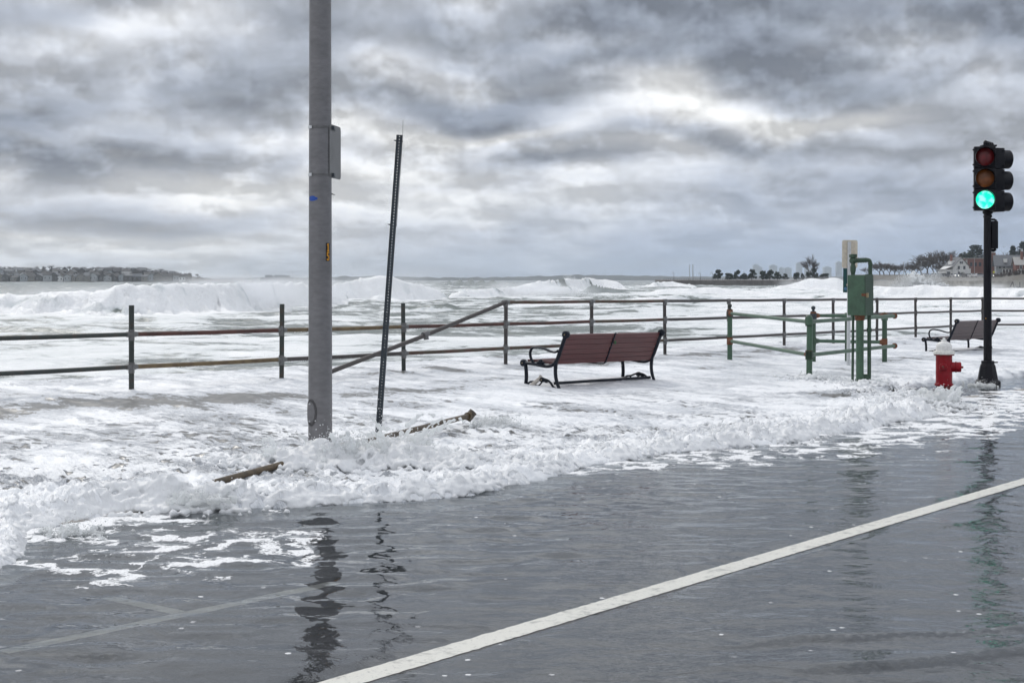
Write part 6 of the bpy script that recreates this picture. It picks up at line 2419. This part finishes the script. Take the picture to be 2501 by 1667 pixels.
drops, drr = [], []
for args in (
    ('pole_splash', 'white splash bursting round the foot of the lamp pole', -1.45, 12.10, 0.02, 300, 1.3, 1.3, 2.7, (0.7, -0.6), 31, 0.044, 0.013),
    ('pole_splash', 'second burst of spray right of the lamp pole by the leaning post', -1.05, 12.2, 0.02, 320, 1.0, 1.2, 3.0, (1.0, -0.25), 32, 0.044, 0.013),
    ('pole_splash', 'low spray left of the lamp pole over the fallen pipe', -1.90, 11.9, 0.0, 260, 0.9, 1.0, 2.5, (-0.9, -0.6), 33, 0.038, 0.013),
    ('pipe_splash', 'thin spray beyond the open end of the fallen pipe', -0.25, 14.95, 0.06, 170, 0.5, 1.0, 2.1, (0.9, 0.1), 34, 0.016, 0.009),
    ('post_splash', 'foam boiling round the green barrier post', 4.80, 22.7, 0.0, 160, 1.2, 0.8, 1.7, (0.9, -0.4), 35, 0.034, 0.014),
    ('box_splash', 'foam boiling round the foot of the utility box', 5.35, 21.7, -0.02, 170, 1.6, 0.8, 1.8, (0.3, -0.9), 36, 0.034, 0.014),
    ('kerb_splash', 'tall lump of foam thrown up left of the fire hydrant', 5.55, 18.6, 0.06, 150, 1.2, 0.9, 1.8, (0.2, -0.6), 37, 0.040, 0.014),
    ('kerb_splash', 'wisps of water curling at the far left foam edge', -2.75, 8.75, 0.02, 90, 1.0, 0.8, 1.9, (0.8, -0.5), 38, 0.014, 0.008),
    ('kerb_splash', 'water curling over in the middle of the breaking foam edge at the left', -2.15, 9.75, 0.10, 130, 1.4, 0.6, 1.5, (0.5, -0.8), 39, 0.022, 0.009),
    ('base_splash', 'small splash against the traffic light base', 7.45, 22.6, -0.08, 80, 1.0, 0.6, 1.4, (-0.3, -0.9), 40, 0.020, 0.012),
):
    a, b = jet_splash(*args)
    drops.append(a)
    drr.append(b)
drops = np.concatenate(drops)
drr = np.concatenate(drr)
rs = np.random.default_rng(77)
n_ = 5000
fx = rs.normal(0, 0.42, n_)
extra = np.stack([-1.25 + fx, 12.05 + rs.normal(0, 0.22, n_), 0.04 + np.abs(rs.normal(0, 1, n_)) * 0.19 * np.exp(-(fx / 0.55) ** 2)], -1)
drops = np.concatenate([drops, extra])
drr = np.concatenate([drr, rs.uniform(0.002, 0.0065, n_)])
o = points_mesh('spray_drops', drops, drr, OCTA, M_spray)
tag(o, 'fine drops of spray in the air round the poles', 'spray', kind='stuff')

# --- drips hanging under the rails and the bench
rd = np.random.default_rng(44)
dp_, dr_ = [], []
for a, b in zip(keys[:-1], keys[1:]):
    if a > 8:
        break
    for lvl, h in enumerate((1.07, 0.70, 0.285)):
        if lvl == 0 and a < 3:
            continue
        for k in range(46):
            q = rd.uniform(0, 1)
            pa, pb = posts[a], posts[b]
            za = float(tilt(to_st(*pa)[0])) + 0.21 + h - 0.033
            dp_.append((pa[0] + (pb[0] - pa[0]) * q, pa[1] + (pb[1] - pa[1]) * q - 0.005, za - 0.008 * rd.uniform(0, 1)))
            dr_.append(rd.uniform(0.005, 0.009))
for k in range(150):
    q = rd.uniform(0, L_BENCH)
    yl, zl = (0.03, 0.075) if k % 2 else (rd.uniform(0.0, 0.1), 0.345)
    x, y = 0.62 + UX * q - UY * yl, 20.05 + UY * q + UX * yl
    dp_.append((x, y, 0.035 + zl - 0.016 * q - rd.uniform(0, 0.03)))
    dr_.append(rd.uniform(0.003, 0.007))
o = points_mesh('drips', np.array(dp_), np.array(dr_), OCTA, M_spray)
tag(o, 'water drops dripping from the railing and the bench', 'drops', kind='stuff')

# --- spindrift on the breakers: clouds of small drops, denser low down


def sea_at(x, y):
    rr_, an_, z_, f_ = SEA_GRID
    i = np.clip(np.searchsorted(rr_, y), 0, len(rr_) - 1)
    j = np.clip(np.searchsorted(an_, np.arctan2(x, y)), 0, len(an_) - 1)
    return z_[i, j]


def plume(n, cx, cy, w, d_, h, seed, lean=0.0, pw=1.0):
    r = np.random.default_rng(seed)
    u = r.normal(0, 1, n)
    x = cx + u * w / 2
    y = cy + r.normal(0, 1, n) * d_ / 2
    env = h * np.exp(-u * u * 0.55) * (0.65 + 0.5 * perlin(u * 1.9 + seed, r.uniform(0, 0.4, n)))
    q = r.uniform(0, 1, n) ** pw
    z = sea_at(x, y) - 0.1 + env * q * (1 + 0.25 * perlin(x * 1.4, q * 2.0))
    return np.stack([x + lean * q * h, y, z], -1), q


pl_p, pl_r = [], []
P0 = at(2232, 700, 235)
a, q = plume(3600, P0.x, 235, 6.2, 2.4, 4.3, 50, 0.2, 1.1)
o = remeshed('wave_burst', a, np.random.default_rng(2).uniform(0.12, 0.32, len(a)) * (1.15 - 0.6 * q), 0.10, M_burst, smooth_it=1)
tag(o, 'high white burst of a wave striking the far sea wall', 'wave', kind='stuff')
a, q = plume(15000, P0.x, 235, 7.4, 3.2, 5.2, 51, 0.25, 1.2)
pl_p.append(a)
pl_r.append(np.random.default_rng(1).uniform(0.02, 0.075, len(a)) * (1.25 - 0.7 * q))
for (px_, Y_, w_, h_, n_, sd_) in ((460, 99, 12, 1.5, 5000, 52), (640, 103, 7, 1.5, 6000, 53), (300, 95, 12, 1.1, 4000, 54), (720, 116, 6, 1.5, 4000, 55), (940, 148, 9, 2.1, 6000, 56), (880, 150, 6, 2.0, 4000, 57),
                                 (1300, 172, 14, 1.2, 4000, 58), (1430, 280, 14, 1.9, 3500, 59), (2020, 305, 14, 2.0, 6000, 60), (1960, 310, 14, 1.5, 3500, 61), (80, 92, 10, 0.9, 3500, 62), (2120, 290, 10, 1.2, 2500, 63), (2300, 260, 9, 1.1, 2500, 64)):
    p0 = at(px_, 700, Y_)
    a, q = plume(n_, p0.x, Y_, w_, 2.4, h_, sd_, -0.5, 1.5)
    pl_p.append(a)
    pl_r.append(np.random.default_rng(sd_).uniform(0.012, 0.045, len(a)) * (1.2 - 0.7 * q) * Y_ / 150)
o = points_mesh('sea_spray', np.concatenate(pl_p), np.concatenate(pl_r), TETRA, M_spray)
tag(o, 'spray blown off the breaking waves', 'spray', kind='stuff')

# --- mist hanging on the breakers


def mist(label, px_, Y_, zc, rx, ry, rz_, dens, seed):
    mb_ = MB()
    mb_.ball((0, 0, 0), 1.0, 12)
    m_ = bpy.data.materials.new('breaker_mist')
    m_.use_nodes = True
    t_ = NT(m_.node_tree)
    t_.n.clear()
    co = t_.node('ShaderNodeTexCoord').outputs['Object']
    ln_ = t_.node('ShaderNodeVectorMath', operation='LENGTH')
    t_.put(ln_.inputs[0], co)
    fall = t_.smooth(ln_.outputs['Value'], 0.15, 0.97, 1.0, 0.0)
    n_ = t_.noise(t_.vm('ADD', t_.vm('MULTIPLY', co, (rx * 0.35, ry * 0.35, rz_ * 0.6)), (seed, 0, 0)), 1.0, 3, 0.6)
    d_ = t_.m('MULTIPLY', t_.m('MULTIPLY', fall, fall), t_.smooth(n_, 0.35, 0.68, 0.0, dens))
    v_ = t_.node('ShaderNodeVolumePrincipled')
    v_.inputs['Color'].default_value = (0.97, 0.98, 1.0, 1)
    t_.put(v_.inputs['Density'], d_)
    o_ = t_.node('ShaderNodeOutputMaterial')
    t_.l.new(v_.outputs[0], o_.inputs['Volume'])
    ob = mb_.build('sea_mist', m_)
    c_ = at(px_, HZ, Y_)
    ob.location = (c_.x, Y_, zc)
    ob.scale = (rx, ry, rz_)
    tag(ob, label, 'mist', kind='stuff')


mist('white mist on the left end of the near breaker', 180, 94, 0.35, 12, 4, 1.5, 0.6, 1)
mist('white mist on the near breaker left of the lamp pole', 560, 102, 0.75, 11, 5, 1.9, 0.9, 2)
mist('white mist behind the lamp pole', 760, 118, 0.8, 8, 5, 1.9, 0.8, 3)
mist('white mist on the breaker right of the leaning post', 960, 146, 0.8, 9, 6, 2.4, 0.4, 4)
mist('white mist over the middle breaker', 1320, 175, 0.4, 14, 7, 1.8, 0.4, 5)
mist('white mist over the breaker before the pier', 2010, 300, 0.7, 15, 9, 2.2, 0.35, 6)
mist('thin spray veil before the houses on the right', 2300, 330, 1.0, 34, 12, 3.4, 0.10, 10)
mist('mist along the foot of the far sea wall', 2400, 262, 0.0, 16, 8, 1.6, 0.25, 8)

# --- haze over the bay
hb_ = MB()
hb_.box((-3200, -60, -5.0), (3200, 4900, 66))
hz_o = hb_.build('haze', None)
hm = bpy.data.materials.new('sea_haze')
hm.use_nodes = True
t_ = NT(hm.node_tree)
t_.n.clear()
vo = t_.node('ShaderNodeVolumePrincipled')
vo.inputs['Color'].default_value = (0.82, 0.91, 1.0, 1)
vo.inputs['Density'].default_value = 0.00011
vo.inputs['Anisotropy'].default_value = 0.0
ou = t_.node('ShaderNodeOutputMaterial')
t_.l.new(vo.outputs[0], ou.inputs['Volume'])
hz_o.data.materials.append(hm)
tag(hz_o, 'thin sea haze over the bay', 'haze', kind='stuff')
